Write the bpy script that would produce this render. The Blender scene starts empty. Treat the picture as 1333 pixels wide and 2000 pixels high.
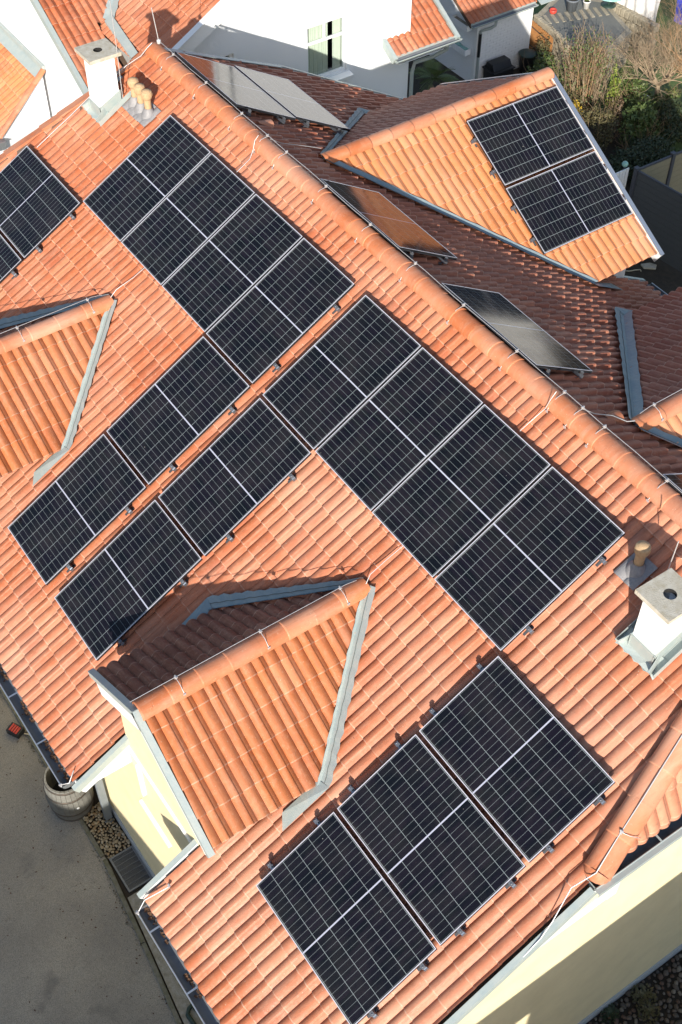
import bpy, bmesh, math, random
from mathutils import Vector, Matrix
random.seed(11)
SC = bpy.context.scene
COL = SC.collection
ZO = 7.2                     # the ground lies 7.2 m under the origin of the roof coordinates
# ------------------------------------------------------------------ camera
cam_d = bpy.data.cameras.new("camera"); cam = bpy.data.objects.new("camera", cam_d); COL.objects.link(cam)
cam_d.sensor_fit = 'VERTICAL'; cam_d.sensor_height = 24.0
cam_d.lens = 2445.2586 / 2000.0 * 24.0
cam_d.clip_start = 0.1; cam_d.clip_end = 600
RGT = Vector((0.56697, 0.82372, 0.00538)); DWN = Vector((0.62379, -0.42508, -0.65589)); AXI = Vector((-0.53798, 0.37523, -0.75484))
cam.matrix_world = Matrix(((RGT.x, -DWN.x, -AXI.x, 14.6136), (RGT.y, -DWN.y, -AXI.y, -7.1459), (RGT.z, -DWN.z, -AXI.z, 9.839 + ZO), (0, 0, 0, 1)))
SC.camera = cam
# ------------------------------------------------------------------ world, sun, exposure
SUN = Vector((0.722, -0.580, 0.376)).normalized()
w = bpy.data.worlds.new("World"); SC.world = w; w.use_nodes = True
nt = w.node_tree; sky = nt.nodes.new("ShaderNodeTexSky"); sky.sky_type = 'NISHITA'; sky.sun_disc = False
sky.sun_elevation = math.asin(SUN.z); sky.sun_rotation = math.atan2(SUN.x, SUN.y)
sky.air_density = 1.0; sky.dust_density = 1.0
bg = nt.nodes["Background"]; bg.inputs[1].default_value = 0.13
nt.links.new(sky.outputs[0], bg.inputs[0])
sd = bpy.data.lights.new("sun", 'SUN'); sd.energy = 5.0; sd.angle = math.radians(0.5); sd.color = (1.0, 0.94, 0.85)
so = bpy.data.objects.new("sun", sd); COL.objects.link(so)
so.rotation_euler = SUN.to_track_quat('Z', 'Y').to_euler(); so.location = SUN*60
SC.view_settings.view_transform = 'Standard'; SC.view_settings.look = 'None'
SC.view_settings.exposure = 0.62; SC.view_settings.gamma = 1.0; SC.view_settings.use_curve_mapping = False
SC.cycles.max_bounces = 6; SC.cycles.use_denoising = True
# ------------------------------------------------------------------ materials
MAT = {}
def mat(name, col=(.5, .5, .5), rough=.6, metal=0., spec=.5, noise=None, bump=None, coat=0.):
    """noise = (scale, colour2, amount[, detail]); bump = (scale, strength)"""
    m = bpy.data.materials.new(name); m.use_nodes = True; t = m.node_tree; b = t.nodes["Principled BSDF"]
    b.inputs["Base Color"].default_value = (*col, 1); b.inputs["Roughness"].default_value = rough
    b.inputs["Metallic"].default_value = metal; b.inputs["Specular IOR Level"].default_value = spec
    b.inputs["Coat Weight"].default_value = coat
    co = t.nodes.new("ShaderNodeTexCoord")
    if noise:
        n = t.nodes.new("ShaderNodeTexNoise"); n.inputs["Scale"].default_value = noise[0]; n.inputs["Detail"].default_value = 8 if len(noise) < 4 else noise[3]
        n.inputs["Roughness"].default_value = .65
        r = t.nodes.new("ShaderNodeMapRange"); r.inputs[1].default_value = .35; r.inputs[2].default_value = .7; r.inputs[4].default_value = noise[2]
        x = t.nodes.new("ShaderNodeMix"); x.data_type = 'RGBA'; x.inputs[6].default_value = (*col, 1); x.inputs[7].default_value = (*noise[1], 1)
        t.links.new(co.outputs["Object"], n.inputs["Vector"]); t.links.new(n.outputs[0], r.inputs[0]); t.links.new(r.outputs[0], x.inputs[0]); t.links.new(x.outputs[2], b.inputs["Base Color"])
    if bump:
        n = t.nodes.new("ShaderNodeTexNoise"); n.inputs["Scale"].default_value = bump[0]; n.inputs["Detail"].default_value = 6
        u = t.nodes.new("ShaderNodeBump"); u.inputs["Strength"].default_value = bump[1]; u.inputs["Distance"].default_value = .01
        t.links.new(co.outputs["Object"], n.inputs["Vector"]); t.links.new(n.outputs[0], u.inputs["Height"]); t.links.new(u.outputs[0], b.inputs["Normal"])
    MAT[name] = m; return m

def nd(t, typ, **kw):
    n = t.nodes.new(typ)
    for k, v in kw.items(): setattr(n, k, v)
    return n
def mth(t, op, a, b=None, c=None):
    n = t.nodes.new("ShaderNodeMath"); n.operation = op
    for i, x in enumerate((a, b, c)):
        if x is None: continue
        if isinstance(x, (int, float)): n.inputs[i].default_value = x
        else: t.links.new(x, n.inputs[i])
    return n.outputs[0]
def mixc(t, f, a, b):
    x = t.nodes.new("ShaderNodeMix"); x.data_type = 'RGBA'
    for i, v in ((0, f), (6, a), (7, b)):
        if isinstance(v, (int, float)): x.inputs[i].default_value = v
        elif isinstance(v, tuple): x.inputs[i].default_value = (*v, 1)
        else: t.links.new(v, x.inputs[i])
    return x.outputs[2]
def noise(t, co, scale, detail=6, rough=.6, vec=None):
    n = t.nodes.new("ShaderNodeTexNoise"); n.inputs["Scale"].default_value = scale; n.inputs["Detail"].default_value = detail; n.inputs["Roughness"].default_value = rough
    t.links.new(vec if vec is not None else co.outputs["Object"], n.inputs["Vector"]); return n.outputs[0]
def rng(t, x, a, b, lo=0., hi=1.):
    r = t.nodes.new("ShaderNodeMapRange"); t.links.new(x, r.inputs[0])
    for i, v in zip((1, 2, 3, 4), (a, b, lo, hi)): r.inputs[i].default_value = v
    return r.outputs[0]

def tile_mat(name, c0, c1, pale=.35, soot=.35, rough=.5, axis=0):
    """fired clay; 'tint' is a random number per tile; pale bloom, soot streaks running down the slope and lichen specks have shapes of their own"""
    m = bpy.data.materials.new(name); m.use_nodes = True; t = m.node_tree; b = t.nodes["Principled BSDF"]
    co = nd(t, "ShaderNodeTexCoord"); at = nd(t, "ShaderNodeAttribute"); at.attribute_name = "tint"
    mp = nd(t, "ShaderNodeMapping"); mp.inputs["Scale"].default_value = (9, 1.1, 1.1) if axis == 0 else (1.1, 9, 1.1); t.links.new(co.outputs["Object"], mp.inputs[0])
    mp2 = nd(t, "ShaderNodeMapping"); mp2.inputs["Scale"].default_value = (26, 5, 5) if axis == 0 else (5, 26, 5); t.links.new(co.outputs["Object"], mp2.inputs[0])
    lip = mth(t, 'GREATER_THAN', at.outputs["Fac"], 1.5); tn_ = mth(t, 'SUBTRACT', at.outputs["Fac"], mth(t, 'MULTIPLY', lip, 2.0))
    c = mixc(t, tn_, c0, c1)
    odd = mth(t, 'GREATER_THAN', tn_, .93); c = mixc(t, mth(t, 'MULTIPLY', odd, .14), c, (.60, .34, .22))
    odd = mth(t, 'LESS_THAN', tn_, .06); c = mixc(t, mth(t, 'MULTIPLY', odd, .25), c, (.26, .09, .05))
    f = rng(t, noise(t, co, .55, 5), .42, .66, 0, pale); c = mixc(t, f, c, (.60, .355, .255))
    f = rng(t, noise(t, co, 0, 7, .7, mp.outputs[0]), .50, .74, 0, .30+pale*.4); n_ = f; c = mixc(t, f, c, (.62, .36, .25))
    f = rng(t, noise(t, co, 14, 8, .7), .5, .72, 0, .3); c = mixc(t, f, c, (.60, .31, .19))
    f = rng(t, noise(t, co, 0, 9, .72, mp2.outputs[0]), .52, .74, 0, soot); c = mixc(t, f, c, (.17, .085, .055))
    f = rng(t, noise(t, co, 9, 10, .8), .60, .76, 0, soot); c = mixc(t, f, c, (.13, .075, .05))
    f = rng(t, noise(t, co, 55, 3, .6), .68, .73, 0, .7); c = mixc(t, f, c, (.56, .48, .37))
    f = rng(t, noise(t, co, 30, 2, .5), .76, .79, 0, .8); c = mixc(t, f, c, (.05, .04, .03))
    c = mixc(t, mth(t, 'MULTIPLY', lip, rng(t, noise(t, co, 20, 4), .35, .6, .05, .55)), c, (.60, .38, .27))
    t.links.new(c, b.inputs["Base Color"])
    t.links.new(rng(t, noise(t, co, 25, 5), .3, .7, rough-.08, rough+.16), b.inputs["Roughness"])
    b.inputs["Specular IOR Level"].default_value = .28
    u = nd(t, "ShaderNodeBump"); u.inputs["Strength"].default_value = .3; u.inputs["Distance"].default_value = .004
    t.links.new(noise(t, co, 90, 4), u.inputs["Height"]); t.links.new(u.outputs[0], b.inputs["Normal"])
    for n in t.nodes:
        if n.type == 'TEX_NOISE' and n.inputs["Scale"].default_value == 0: n.inputs["Scale"].default_value = 1.0
    MAT[name] = m; return m
tile_mat("clay_tile", (.360, .098, .038), (.445, .137, .058), pale=.36, soot=.58)
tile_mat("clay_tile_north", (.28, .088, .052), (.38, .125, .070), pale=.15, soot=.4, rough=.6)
tile_mat("clay_tile_soft", (.385, .112, .034), (.46, .148, .050), pale=.15, soot=.6, axis=1)
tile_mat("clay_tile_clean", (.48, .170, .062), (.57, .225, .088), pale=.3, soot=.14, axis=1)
tile_mat("clay_tile_mossy_shade", (.15, .050, .030), (.25, .082, .045), pale=.05, soot=.9, rough=.6, axis=1)  # moss, with the base colour darkened for the shaded dormer slope
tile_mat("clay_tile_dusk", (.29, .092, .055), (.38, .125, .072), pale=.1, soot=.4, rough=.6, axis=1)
tile_mat("ridge_clay", (.44, .132, .050), (.51, .172, .070), pale=.5, soot=.4, rough=.5)
mat("zinc", (.34, .40, .39), .55, .2, noise=(7, (.44, .46, .42), .9), bump=(40, .15))
mat("lead", (.19, .255, .285), .6, .2, noise=(5, (.29, .33, .33), .9), bump=(18, .5))
mat("lead_seam", (.12, .13, .12), .8)
mat("white_paint", (.82, .82, .80), .6, noise=(20, (.74, .75, .74), .4))
mat("render_white", (.80, .79, .76), .85, noise=(60, (.70, .69, .67), .5), bump=(120, .4))
mat("render_cool", (.80, .81, .82), .85, noise=(70, (.73, .74, .75), .5), bump=(140, .4))
mat("render_cream", (.83, .70, .43), .85, noise=(2.2, (.72, .60, .36), .8), bump=(150, .6))
mat("plinth_grey", (.40, .43, .46), .8, noise=(30, (.32, .34, .36), .6), bump=(90, .3))
mat("wood_dark", (.12, .075, .05), .7, noise=(8, (.07, .045, .03), .8))
mat("concrete", (.36, .34, .29), .9, noise=(14, (.20, .17, .11), .85), bump=(60, .6))
mat("concrete_cap", (.50, .47, .40), .9, noise=(11, (.30, .25, .16), .75), bump=(70, .7))
mat("soot", (.012, .011, .010), .95)
mat("alu", (.56, .55, .60), .5, .25)
mat("alu_dark", (.035, .037, .042), .35, .5)
mat("alu_dull", (.55, .58, .62), .4, .85)
mat("clamp_grey", (.22, .23, .25), .4, .7)
mat("black_plastic", (.015, .015, .016), .5)
mat("steel_blue", (.40, .47, .56), .35, .9)
mat("wire_alu", (.55, .53, .52), .45, .5)
mat("vent_clay", (.46, .31, .17), .8, noise=(18, (.34, .22, .12), .7), bump=(60, .3))
mat("vent_slate", (.26, .25, .25), .6, noise=(16, (.16, .16, .17), .8), bump=(60, .3))
mat("gutter_dark", (.12, .15, .165), .55, .1, noise=(8, (.05, .055, .055), .8))
mat("gutter_zinc", (.14, .15, .165), .55, .3, noise=(10, (.20, .205, .21), .7))
mat("leaf_litter", (.06, .035, .02), .9, noise=(40, (.16, .07, .03), .8))
def asphalt():
    m = mat("asphalt", (.23, .21, .18), .95, bump=(160, 1.0)); t = m.node_tree; b = t.nodes["Principled BSDF"]; co = nd(t, "ShaderNodeTexCoord")
    c = mixc(t, rng(t, noise(t, co, .9, 6), .35, .7), (.29, .268, .232), (.42, .385, .32))
    c = mixc(t, rng(t, noise(t, co, 120, 3, .7), .45, .62, 0, .75), c, (.11, .105, .095)); c = mixc(t, rng(t, noise(t, co, 170, 2, .6), .60, .68, 0, .8), c, (.46, .43, .37))
    c = mixc(t, rng(t, noise(t, co, 5.5, 3, .5), .70, .76, 0, .45), c, (.12, .085, .06)); c = mixc(t, rng(t, noise(t, co, 1.7, 3, .5), .62, .72, 0, .5), c, (.13, .125, .12))
    t.links.new(c, b.inputs["Base Color"])
asphalt()
mat("soil", (.035, .028, .02), .95, noise=(9, (.06, .045, .03), .8), bump=(40, .8))
mat("kerb_stone", (.20, .19, .155), .9, noise=(12, (.10, .10, .05), .9), bump=(60, .6))
mat("grass", (.07, .12, .03), .9, noise=(3, (.12, .15, .045), .9), bump=(80, .9))
mat("galv", (.20, .22, .25), .45, .7)
mat("dark_void", (.02, .02, .022), .9)
mat("barrel_wood", (.185, .18, .16), .8, noise=(9, (.10, .095, .08), .8), bump=(40, .5))
mat("iron_hoop", (.10, .09, .08), .6, .6, noise=(20, (.17, .12, .08), .6))
mat("post_grey", (.16, .18, .19), .6, noise=(12, (.22, .24, .25), .6))
mat("red_plastic", (.55, .06, .04), .45)
mat("rubber", (.02, .02, .02), .6)
mat("hose_pale", (.48, .42, .30), .6)
mat("green_paint", (.018, .04, .032), .5)
mat("curtain", (.60, .62, .55), .9, noise=(30, (.50, .52, .46), .5))
mat("dark_room", (.02, .022, .025), .9)
mat("upvc", (.83, .84, .84), .35)
mat("brick_white", (.80, .79, .76), .85, bump=(50, .4))
mat("bamboo", (.42, .19, .06), .7, noise=(20, (.27, .12, .04), .8))
mat("deck_grey", (.15, .155, .14), .85, noise=(5, (.13, .13, .12), .8), bump=(50, .5))
mat("stone_slab", (.36, .32, .24), .9, noise=(7, (.20, .17, .12), .8), bump=(30, .6))
mat("pot_grey", (.13, .145, .16), .5)
mat("pot_white", (.75, .73, .68), .5)
mat("teal_glass", (.28, .50, .45), .25, noise=(8, (.20, .36, .33), .6))
mat("blue_tarp", (.012, .035, .42), .4, noise=(16, (.05, .10, .65), .7), bump=(12, .8))
mat("white_tarp", (.75, .73, .71), .55, noise=(6, (.58, .56, .53), .7), bump=(8, .6))
mat("fence_grey", (.075, .08, .085), .8, noise=(25, (.055, .06, .062), .6))
mat("fence_slate", (.06, .065, .08), .6)
mat("fence_beige", (.25, .225, .15), .8, noise=(20, (.20, .18, .12), .5))
mat("bark_pale", (.36, .27, .175), .9, noise=(18, (.24, .175, .11), .8))
mat("bark_brown", (.27, .18, .10), .9, noise=(18, (.16, .10, .055), .8))
mat("bark_reed", (.40, .25, .13), .9, noise=(12, (.25, .15, .08), .8))
def leafmat(name, a, b):
    m = mat(name, a, .6, noise=(5, b, .9)); m.node_tree.nodes["Principled BSDF"].inputs["Subsurface Weight"].default_value = 0.0; return m
leafmat("leaf_green", (.05, .085, .02), (.11, .14, .03)); leafmat("leaf_dark", (.022, .038, .014), (.05, .065, .022))
leafmat("leaf_olive", (.075, .07, .025), (.13, .10, .04)); leafmat("leaf_lime", (.20, .24, .03), (.14, .19, .03)); leafmat("leaf_yellow", (.55, .36, .02), (.42, .30, .03))
leafmat("palm_green", (.10, .145, .045), (.16, .19, .06)); leafmat("leaf_brown", (.10, .065, .035), (.16, .10, .055))
for i, c in enumerate([(.40, .32, .20), (.29, .23, .14), (.48, .41, .29), (.34, .23, .12)]):
    mat("pebble_%d" % i, c, .75, noise=(30, tuple(x*.7 for x in c), .7))
# --- photovoltaic laminate: UV in metres, six columns of twenty four half cut cells
def pv_mat():
    m = bpy.data.materials.new("pv_cells"); m.use_nodes = True; t = m.node_tree; b = t.nodes["Principled BSDF"]
    uv = nd(t, "ShaderNodeUVMap"); uv.uv_map = "metres"; sp = nd(t, "ShaderNodeSeparateXYZ"); t.links.new(uv.outputs[0], sp.inputs[0])
    x, y = sp.outputs[0], sp.outputs[1]; L, W = 1.762, 1.134
    # fold about the middle bus bar
    xf = mth(t, 'SUBTRACT', mth(t, 'ABSOLUTE', mth(t, 'SUBTRACT', x, L/2)), .0075)
    rp = (L/2 - .0075 - .020)/12
    rx = mth(t, 'MULTIPLY', mth(t, 'ABSOLUTE', mth(t, 'SUBTRACT', mth(t, 'FRACT', mth(t, 'ADD', mth(t, 'DIVIDE', xf, rp), .5)), .5)), rp)
    cp = (W - .040)/6
    ry = mth(t, 'MULTIPLY', mth(t, 'ABSOLUTE', mth(t, 'SUBTRACT', mth(t, 'FRACT', mth(t, 'ADD', mth(t, 'DIVIDE', mth(t, 'SUBTRACT', y, .020), cp), .5)), .5)), cp)
    mid = mth(t, 'LESS_THAN', xf, 0.0)
    lr = mth(t, 'MULTIPLY', mth(t, 'LESS_THAN', rx, .0018), .62)
    lc = mth(t, 'LESS_THAN', ry, .0026)
    line = mth(t, 'MAXIMUM', mth(t, 'MAXIMUM', lr, lc), mid)
    # each cell its own faint blue or violet cast
    fl = nd(t, "ShaderNodeCombineXYZ"); t.links.new(mth(t, 'FLOOR', mth(t, 'DIVIDE', x, rp)), fl.inputs[0]); t.links.new(mth(t, 'FLOOR', mth(t, 'DIVIDE', y, cp)), fl.inputs[1])
    oi = nd(t, "ShaderNodeObjectInfo"); t.links.new(oi.outputs["Random"], fl.inputs[2])
    wn = nd(t, "ShaderNodeTexWhiteNoise"); t.links.new(fl.outputs[0], wn.inputs[0])
    cell = mixc(t, wn.outputs[0], (.0040, .0052, .0075), (.0075, .0062, .0110))
    lcol = mixc(t, mid, (.21, .245, .25), (.40, .41, .50))
    c = mixc(t, line, cell, lcol)
    co = nd(t, "ShaderNodeTexCoord"); va = nd(t, "ShaderNodeVectorMath"); va.operation = 'ADD'; cr = nd(t, "ShaderNodeCombineXYZ"); t.links.new(mth(t, 'MULTIPLY', oi.outputs["Random"], 37.), cr.inputs[0]); t.links.new(co.outputs["Object"], va.inputs[0]); t.links.new(cr.outputs[0], va.inputs[1])
    du = rng(t, noise(t, co, 2.2, 7, .65, va.outputs[0]), .42, .8, 0, .030); c = mixc(t, du, c, (.5, .42, .36))
    sp_ = rng(t, noise(t, co, 19, 2, .5, va.outputs[0]), .775, .80, 0, .5); c = mixc(t, sp_, c, (.55, .53, .48))
    edge = rng(t, y, .0, .05, .10, 0); c = mixc(t, mth(t, 'MULTIPLY', edge, noise(t, co, 9, 4)), c, (.45, .36, .28))
    t.links.new(rng(t, du, 0, .03, .07, .16), b.inputs["Roughness"])
    t.links.new(c, b.inputs["Base Color"]); b.inputs["IOR"].default_value = 1.45
    b.inputs["Specular IOR Level"].default_value = .28
    MAT["pv_cells"] = m
pv_mat()
# ------------------------------------------------------------------ mesh helpers
def V(*a): return Vector(a)
class MB:
    """collects shapes in roof coordinates; build() links them as one mesh object"""
    def __init__(s): s.v = []; s.f = []; s.mi = []; s.sm = []
    def add(s, vs, fs, mi=0, smooth=False):
        o = len(s.v); s.v += [tuple(x) for x in vs]
        for f in fs: s.f.append(tuple(i+o for i in f)); s.mi.append(mi); s.sm.append(smooth)
    def box(s, c, ax, ay, az, mi=0):
        """half extents as vectors ax, ay, az"""
        c, ax, ay, az = Vector(c), Vector(ax), Vector(ay), Vector(az)
        vs = [c+ax*i+ay*j+az*k for k in (-1, 1) for j in (-1, 1) for i in (-1, 1)]
        fs = [(0, 2, 3, 1), (4, 5, 7, 6), (0, 1, 5, 4), (2, 6, 7, 3), (0, 4, 6, 2), (1, 3, 7, 5)]
        if ax.cross(ay).dot(az) < 0: fs = [f[::-1] for f in fs]
        s.add(vs, fs, mi)
    def abox(s, x0, x1, y0, y1, z0, z1, mi=0):
        s.box(((x0+x1)/2, (y0+y1)/2, (z0+z1)/2), ((x1-x0)/2, 0, 0), (0, (y1-y0)/2, 0), (0, 0, (z1-z0)/2), mi)
    def bar(s, p, q, w, h, up=(0, 0, 1), mi=0):
        p, q, up = Vector(p), Vector(q), Vector(up); d = q-p; sd_ = d.cross(up).normalized(); u = sd_.cross(d).normalized()
        s.box((p+q)/2, d/2, sd_*w/2, u*h/2, mi)
    def prism(s, poly, ext, mi=0):
        """poly = 3D loop, ext = extrusion vector"""
        poly = [Vector(p) for p in poly]; e = Vector(ext); n = len(poly)
        nrm = Vector((0, 0, 0))
        for i in range(n): nrm += poly[i].cross(poly[(i+1) % n])
        if nrm.dot(e) > 0: poly = poly[::-1]
        s.add(poly + [p+e for p in poly], [tuple(range(n)), tuple(range(2*n-1, n-1, -1))] + [(i, i+n, (i+1) % n+n, (i+1) % n) for i in range(n)], mi)
    def tube(s, pts, r, n=8, mi=0, caps=True, smooth=True):
        pts = [Vector(p) for p in pts]; rs = r if isinstance(r, (list, tuple)) else [r]*len(pts); vs = []; fs = []
        ref = None
        for i, p in enumerate(pts):
            d = (pts[min(i+1, len(pts)-1)]-pts[max(i-1, 0)])
            if d.length < 1e-9: d = V(0, 0, 1)
            d.normalize()
            if ref is None: ref = V(0, 0, 1) if abs(d.z) < .9 else V(1, 0, 0)
            a = d.cross(ref).normalized(); b = a.cross(d).normalized(); ref = b if abs(b.dot(d)) < .9 else ref
            for k in range(n):
                t = 2*math.pi*k/n; vs.append(p+(a*math.cos(t)+b*math.sin(t))*rs[i])
        for i in range(len(pts)-1):
            for k in range(n):
                k2 = (k+1) % n; fs.append((i*n+k, (i+1)*n+k, (i+1)*n+k2, i*n+k2))
        s.add(vs, fs, mi, smooth)
        if caps:
            s.add(vs[:n], [tuple(range(n))], mi); s.add(vs[-n:], [tuple(range(n-1, -1, -1))], mi)
    def lathe(s, c, prof, n=24, mi=0, smooth=True, axis=(0, 0, 1)):
        """prof = [(r, h)] bottom to top"""
        c = Vector(c); ax = Vector(axis).normalized(); a = ax.orthogonal().normalized(); b = ax.cross(a); vs = []; fs = []
        for r, h in prof:
            for k in range(n):
                t = 2*math.pi*k/n; vs.append(c+ax*h+(a*math.cos(t)+b*math.sin(t))*r)
        for i in range(len(prof)-1):
            for k in range(n):
                k2 = (k+1) % n; fs.append((i*n+k, i*n+k2, (i+1)*n+k2, (i+1)*n+k))
        s.add(vs, fs, mi, smooth)
    def build(s, name, m, parent=None, local=False, shift=True, bevel=0.):
        off = V(0, 0, ZO) if shift and not local else V(0, 0, 0)
        org = V(0, 0, 0)
        if parent is not None and not local: org = ORG[parent.name]
        me = bpy.data.meshes.new(name); me.from_pydata([tuple(Vector(v)+off-org) for v in s.v], [], s.f)
        for mm in (m if isinstance(m, (list, tuple)) else [m]): me.materials.append(MAT[mm])
        me.polygons.foreach_set("material_index", s.mi); me.polygons.foreach_set("use_smooth", s.sm); me.update()
        o = bpy.data.objects.new(name, me); COL.objects.link(o)
        if parent is not None: o.parent = parent
        ORG[o.name] = org
        if bevel:
            b = o.modifiers.new("bevel", 'BEVEL'); b.width = bevel; b.segments = 2; b.limit_method = 'ANGLE'
        return o
ORG = {}
def thing(name, label, cat, loc, group=None):
    o = bpy.data.objects.new(name, None); COL.objects.link(o); o.empty_display_size = .2
    o.location = Vector(loc)+V(0, 0, ZO); ORG[o.name] = Vector(loc)+V(0, 0, ZO)
    return tag(o, label, cat, group)
def tag(o, label, cat, group=None, kind=None):
    o["label"] = label; o["category"] = cat
    if group: o["group"] = group
    if kind: o["kind"] = kind
    return o
def struct(o, kind="structure"):
    o["kind"] = kind; return o
# ------------------------------------------------------------------ roof coordinates
TH = math.radians(29.5); c_, s_, tn = math.cos(TH), math.sin(TH), math.tan(TH)
N_F = V(0, -s_, c_); D_F = V(0, -c_, -s_); N_B = V(0, s_, c_); D_B = V(0, c_, -s_); UX = V(1, 0, 0)
def fr(u, v, h=0.): return V(u, 0, 0)+D_F*v+N_F*h          # front slope; h = 0 is the glass of the panels, tiles crest at -0.12
YR, ZR = .564, .181                                         # ridge of the tile surface
def bk(u, q, h=0.): return V(u, YR, ZR)+D_B*q+N_B*h         # far slope; h = 0 is the tile crest
PER, CRS = .295, .335
def prof(x, mir=False, g=1.0, steep=False):
    """two rolls a tile; steep = the S shape with one steep flank (its lap roll sits higher), else evenly rounded rolls with a fine lap line"""
    x = x % 1.0
    if mir: x = 1.0-x if x > 0 else 0.0
    x = min(x*2, 1.999); r = x % 1.0
    if steep:
        if r < .22: f = (.5-.5*math.cos(math.pi*min(1, r/.20)))**.8
        else: f = .5+.5*math.cos(math.pi*((r-.22)/.78)**1.55)
        return -.036*g*(1-f)+(.0125*f if x >= 1.0 else 0)
    f = max(0, math.sin(math.pi*(r**.88)))**.78
    return -.036*g*(1-f)+(-.0035 if x >= 1.0 and r > .60 else 0)+(.002*f if x >= 1 else 0)
XS = [0, .015, .04, .07, .10, .15, .20, .25, .30, .35, .40, .44, .47, .49, .5, .515, .54, .57, .60, .65, .70, .75, .798, .802, .85, .90, .94, .97, .99, 1.0]
XM = [1-x for x in XS[::-1]]
def tiles(bm, O, a, b, poly, n=None, a0=0., b0=0., crs=CRS, gd=1.0, st=.024, steep=False):
    """lay interlocking double roll tiles over a convex polygon of (A, B) coordinates; O on the crest plane"""
    lay = bm.faces.layers.float.get("tint") or bm.faces.layers.float.new("tint")
    a, b = Vector(a), Vector(b); n = Vector(n) if n is not None else a.cross(b)
    flip = a.cross(b).dot(n) < 0
    t = bmesh.new(); tl = t.faces.layers.float.new("tint")
    A0, A1 = min(p[0] for p in poly), max(p[0] for p in poly); B0, B1 = min(p[1] for p in poly), max(p[1] for p in poly)
    cen = (sum(p[0] for p in poly)/len(poly), sum(p[1] for p in poly)/len(poly))
    ed = []
    for i in range(len(poly)):
        p, q = poly[i], poly[(i+1) % len(poly)]; e = (q[0]-p[0], q[1]-p[1]); nn = (e[1], -e[0]); l = math.hypot(*nn); nn = (nn[0]/l, nn[1]/l)
        if (cen[0]-p[0])*nn[0]+(cen[1]-p[1])*nn[1] > 0: nn = (-nn[0], -nn[1])
        ed.append((p, nn))
    for j in range(math.floor((B0-b0)/crs), math.ceil((B1-b0)/crs)+1):
        for i in range(math.floor((A0-a0)/PER)-1, math.ceil((A1-a0)/PER)+1):
            x0 = a0+i*PER; y0 = b0+j*crs
            cs = [(x0, y0), (x0+PER, y0), (x0, y0+crs+.03), (x0+PER, y0+crs+.03)]
            if any(all((q[0]-p[0])*nn[0]+(q[1]-p[1])*nn[1] > 0.02 for q in cs) for p, nn in ed): continue
            rj = random.Random((i*7919+j*104729) & 0xffffff); tint = min(1, max(0, rj.gauss(.5, .28))); dh = rj.uniform(-.003, .003); db = rj.uniform(-.005, .005); tw = rj.uniform(-.003, .003)
            top = []; mid = []; low = []; fr_t = []; fr_b = []
            for x in (XS if flip else XM):
                h = prof(x, not flip, gd, steep); A = x0+x*PER
                top.append(t.verts.new(O+a*A+b*(y0-.03)+n*(h-st*.84+dh)))
                P = O+a*A+b*(y0+crs+db+tw*x*3)
                mid.append(t.verts.new(P-b*.013+n*(h+st*.21+dh)))
                low.append(t.verts.new(P+n*(h+st*.25+dh))); fr_t.append(t.verts.new(P+n*(h+st*.25+dh))); fr_b.append(t.verts.new(P-b*.006+n*(h-st*.75-.008)))
            for k in range(len(XS)-1):
                for q, tt in (((top[k], mid[k], mid[k+1], top[k+1]), tint), ((mid[k], low[k], low[k+1], mid[k+1]), 2+tint), ((fr_t[k], fr_b[k], fr_b[k+1], fr_t[k+1]), tint)):
                    ff = t.faces.new(q); ff[tl] = tt; ff.smooth = True
    for p, nn in ed:
        P = O+a*p[0]+b*p[1]; N = a*nn[0]+b*nn[1]
        bmesh.ops.bisect_plane(t, geom=t.verts[:]+t.edges[:]+t.faces[:], plane_co=P, plane_no=N, clear_outer=True, dist=1e-5)
    t.normal_update()
    for f in t.faces:
        if f.normal.dot(n) < -1e-4: f.normal_flip()
    me = bpy.data.meshes.new("t"); t.to_mesh(me); t.free(); bm.from_mesh(me); bpy.data.meshes.remove(me)
def bm_build(bm, name, m, parent):
    for v in bm.verts: v.co += V(0, 0, ZO)-(ORG[parent.name] if parent else V(0, 0, 0))
    me = bpy.data.meshes.new(name); bm.to_mesh(me); bm.free(); me.materials.append(MAT[m])
    o = bpy.data.objects.new(name, me); COL.objects.link(o)
    if parent: o.parent = parent; ORG[o.name] = ORG[parent.name]
    return o
def tinted(o):
    """random tint per connected cap, for meshes made of several loose clay pieces"""
    me = o.data; at = me.attributes.new("tint", 'FLOAT', 'FACE'); n = len(me.polygons)
    at.data.foreach_set("value", [random.Random(i//36).random() for i in range(n)]); return o
def caps(mb, p0, p1, r, seg=.355, spread=100, up=V(0, 0, 1), fl=.80):
    """a run of half round ridge tiles, each lapping over the next"""
    p0, p1 = Vector(p0), Vector(p1); d = (p1-p0); L = d.length; d.normalize(); sd_ = d.cross(up).normalized(); u = sd_.cross(d).normalized()
    k = max(1, round(L/seg)); seg = L/k; na = 12
    for i in range(k):
        a, b = p0+d*(i*seg-.03), p0+d*((i+1)*seg)
        r0, r1 = r*.955, r*.985
        j = V(random.uniform(-.004, .004), random.uniform(-.004, .004), random.uniform(-.003, .003)); vs = []
        prf = [(a, r0), (b-d*.020, r1), (b, r1), (b, r1-.02)]
        for P, rr in prf:
            for q in range(na+1):
                t = math.radians(-spread+2*spread*q/na); vs.append(P+j+sd_*math.sin(t)*rr+u*math.cos(t)*rr*fl)
        fs = [(m*(na+1)+q, m*(na+1)+q+1, (m+1)*(na+1)+q+1, (m+1)*(na+1)+q) for m in range(len(prf)-1) for q in range(na)]
        mb.add(vs, fs, 0, True)
def wire(mb, pts, r=.0045, mi=0): mb.tube(pts, r, 6, mi)
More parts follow.
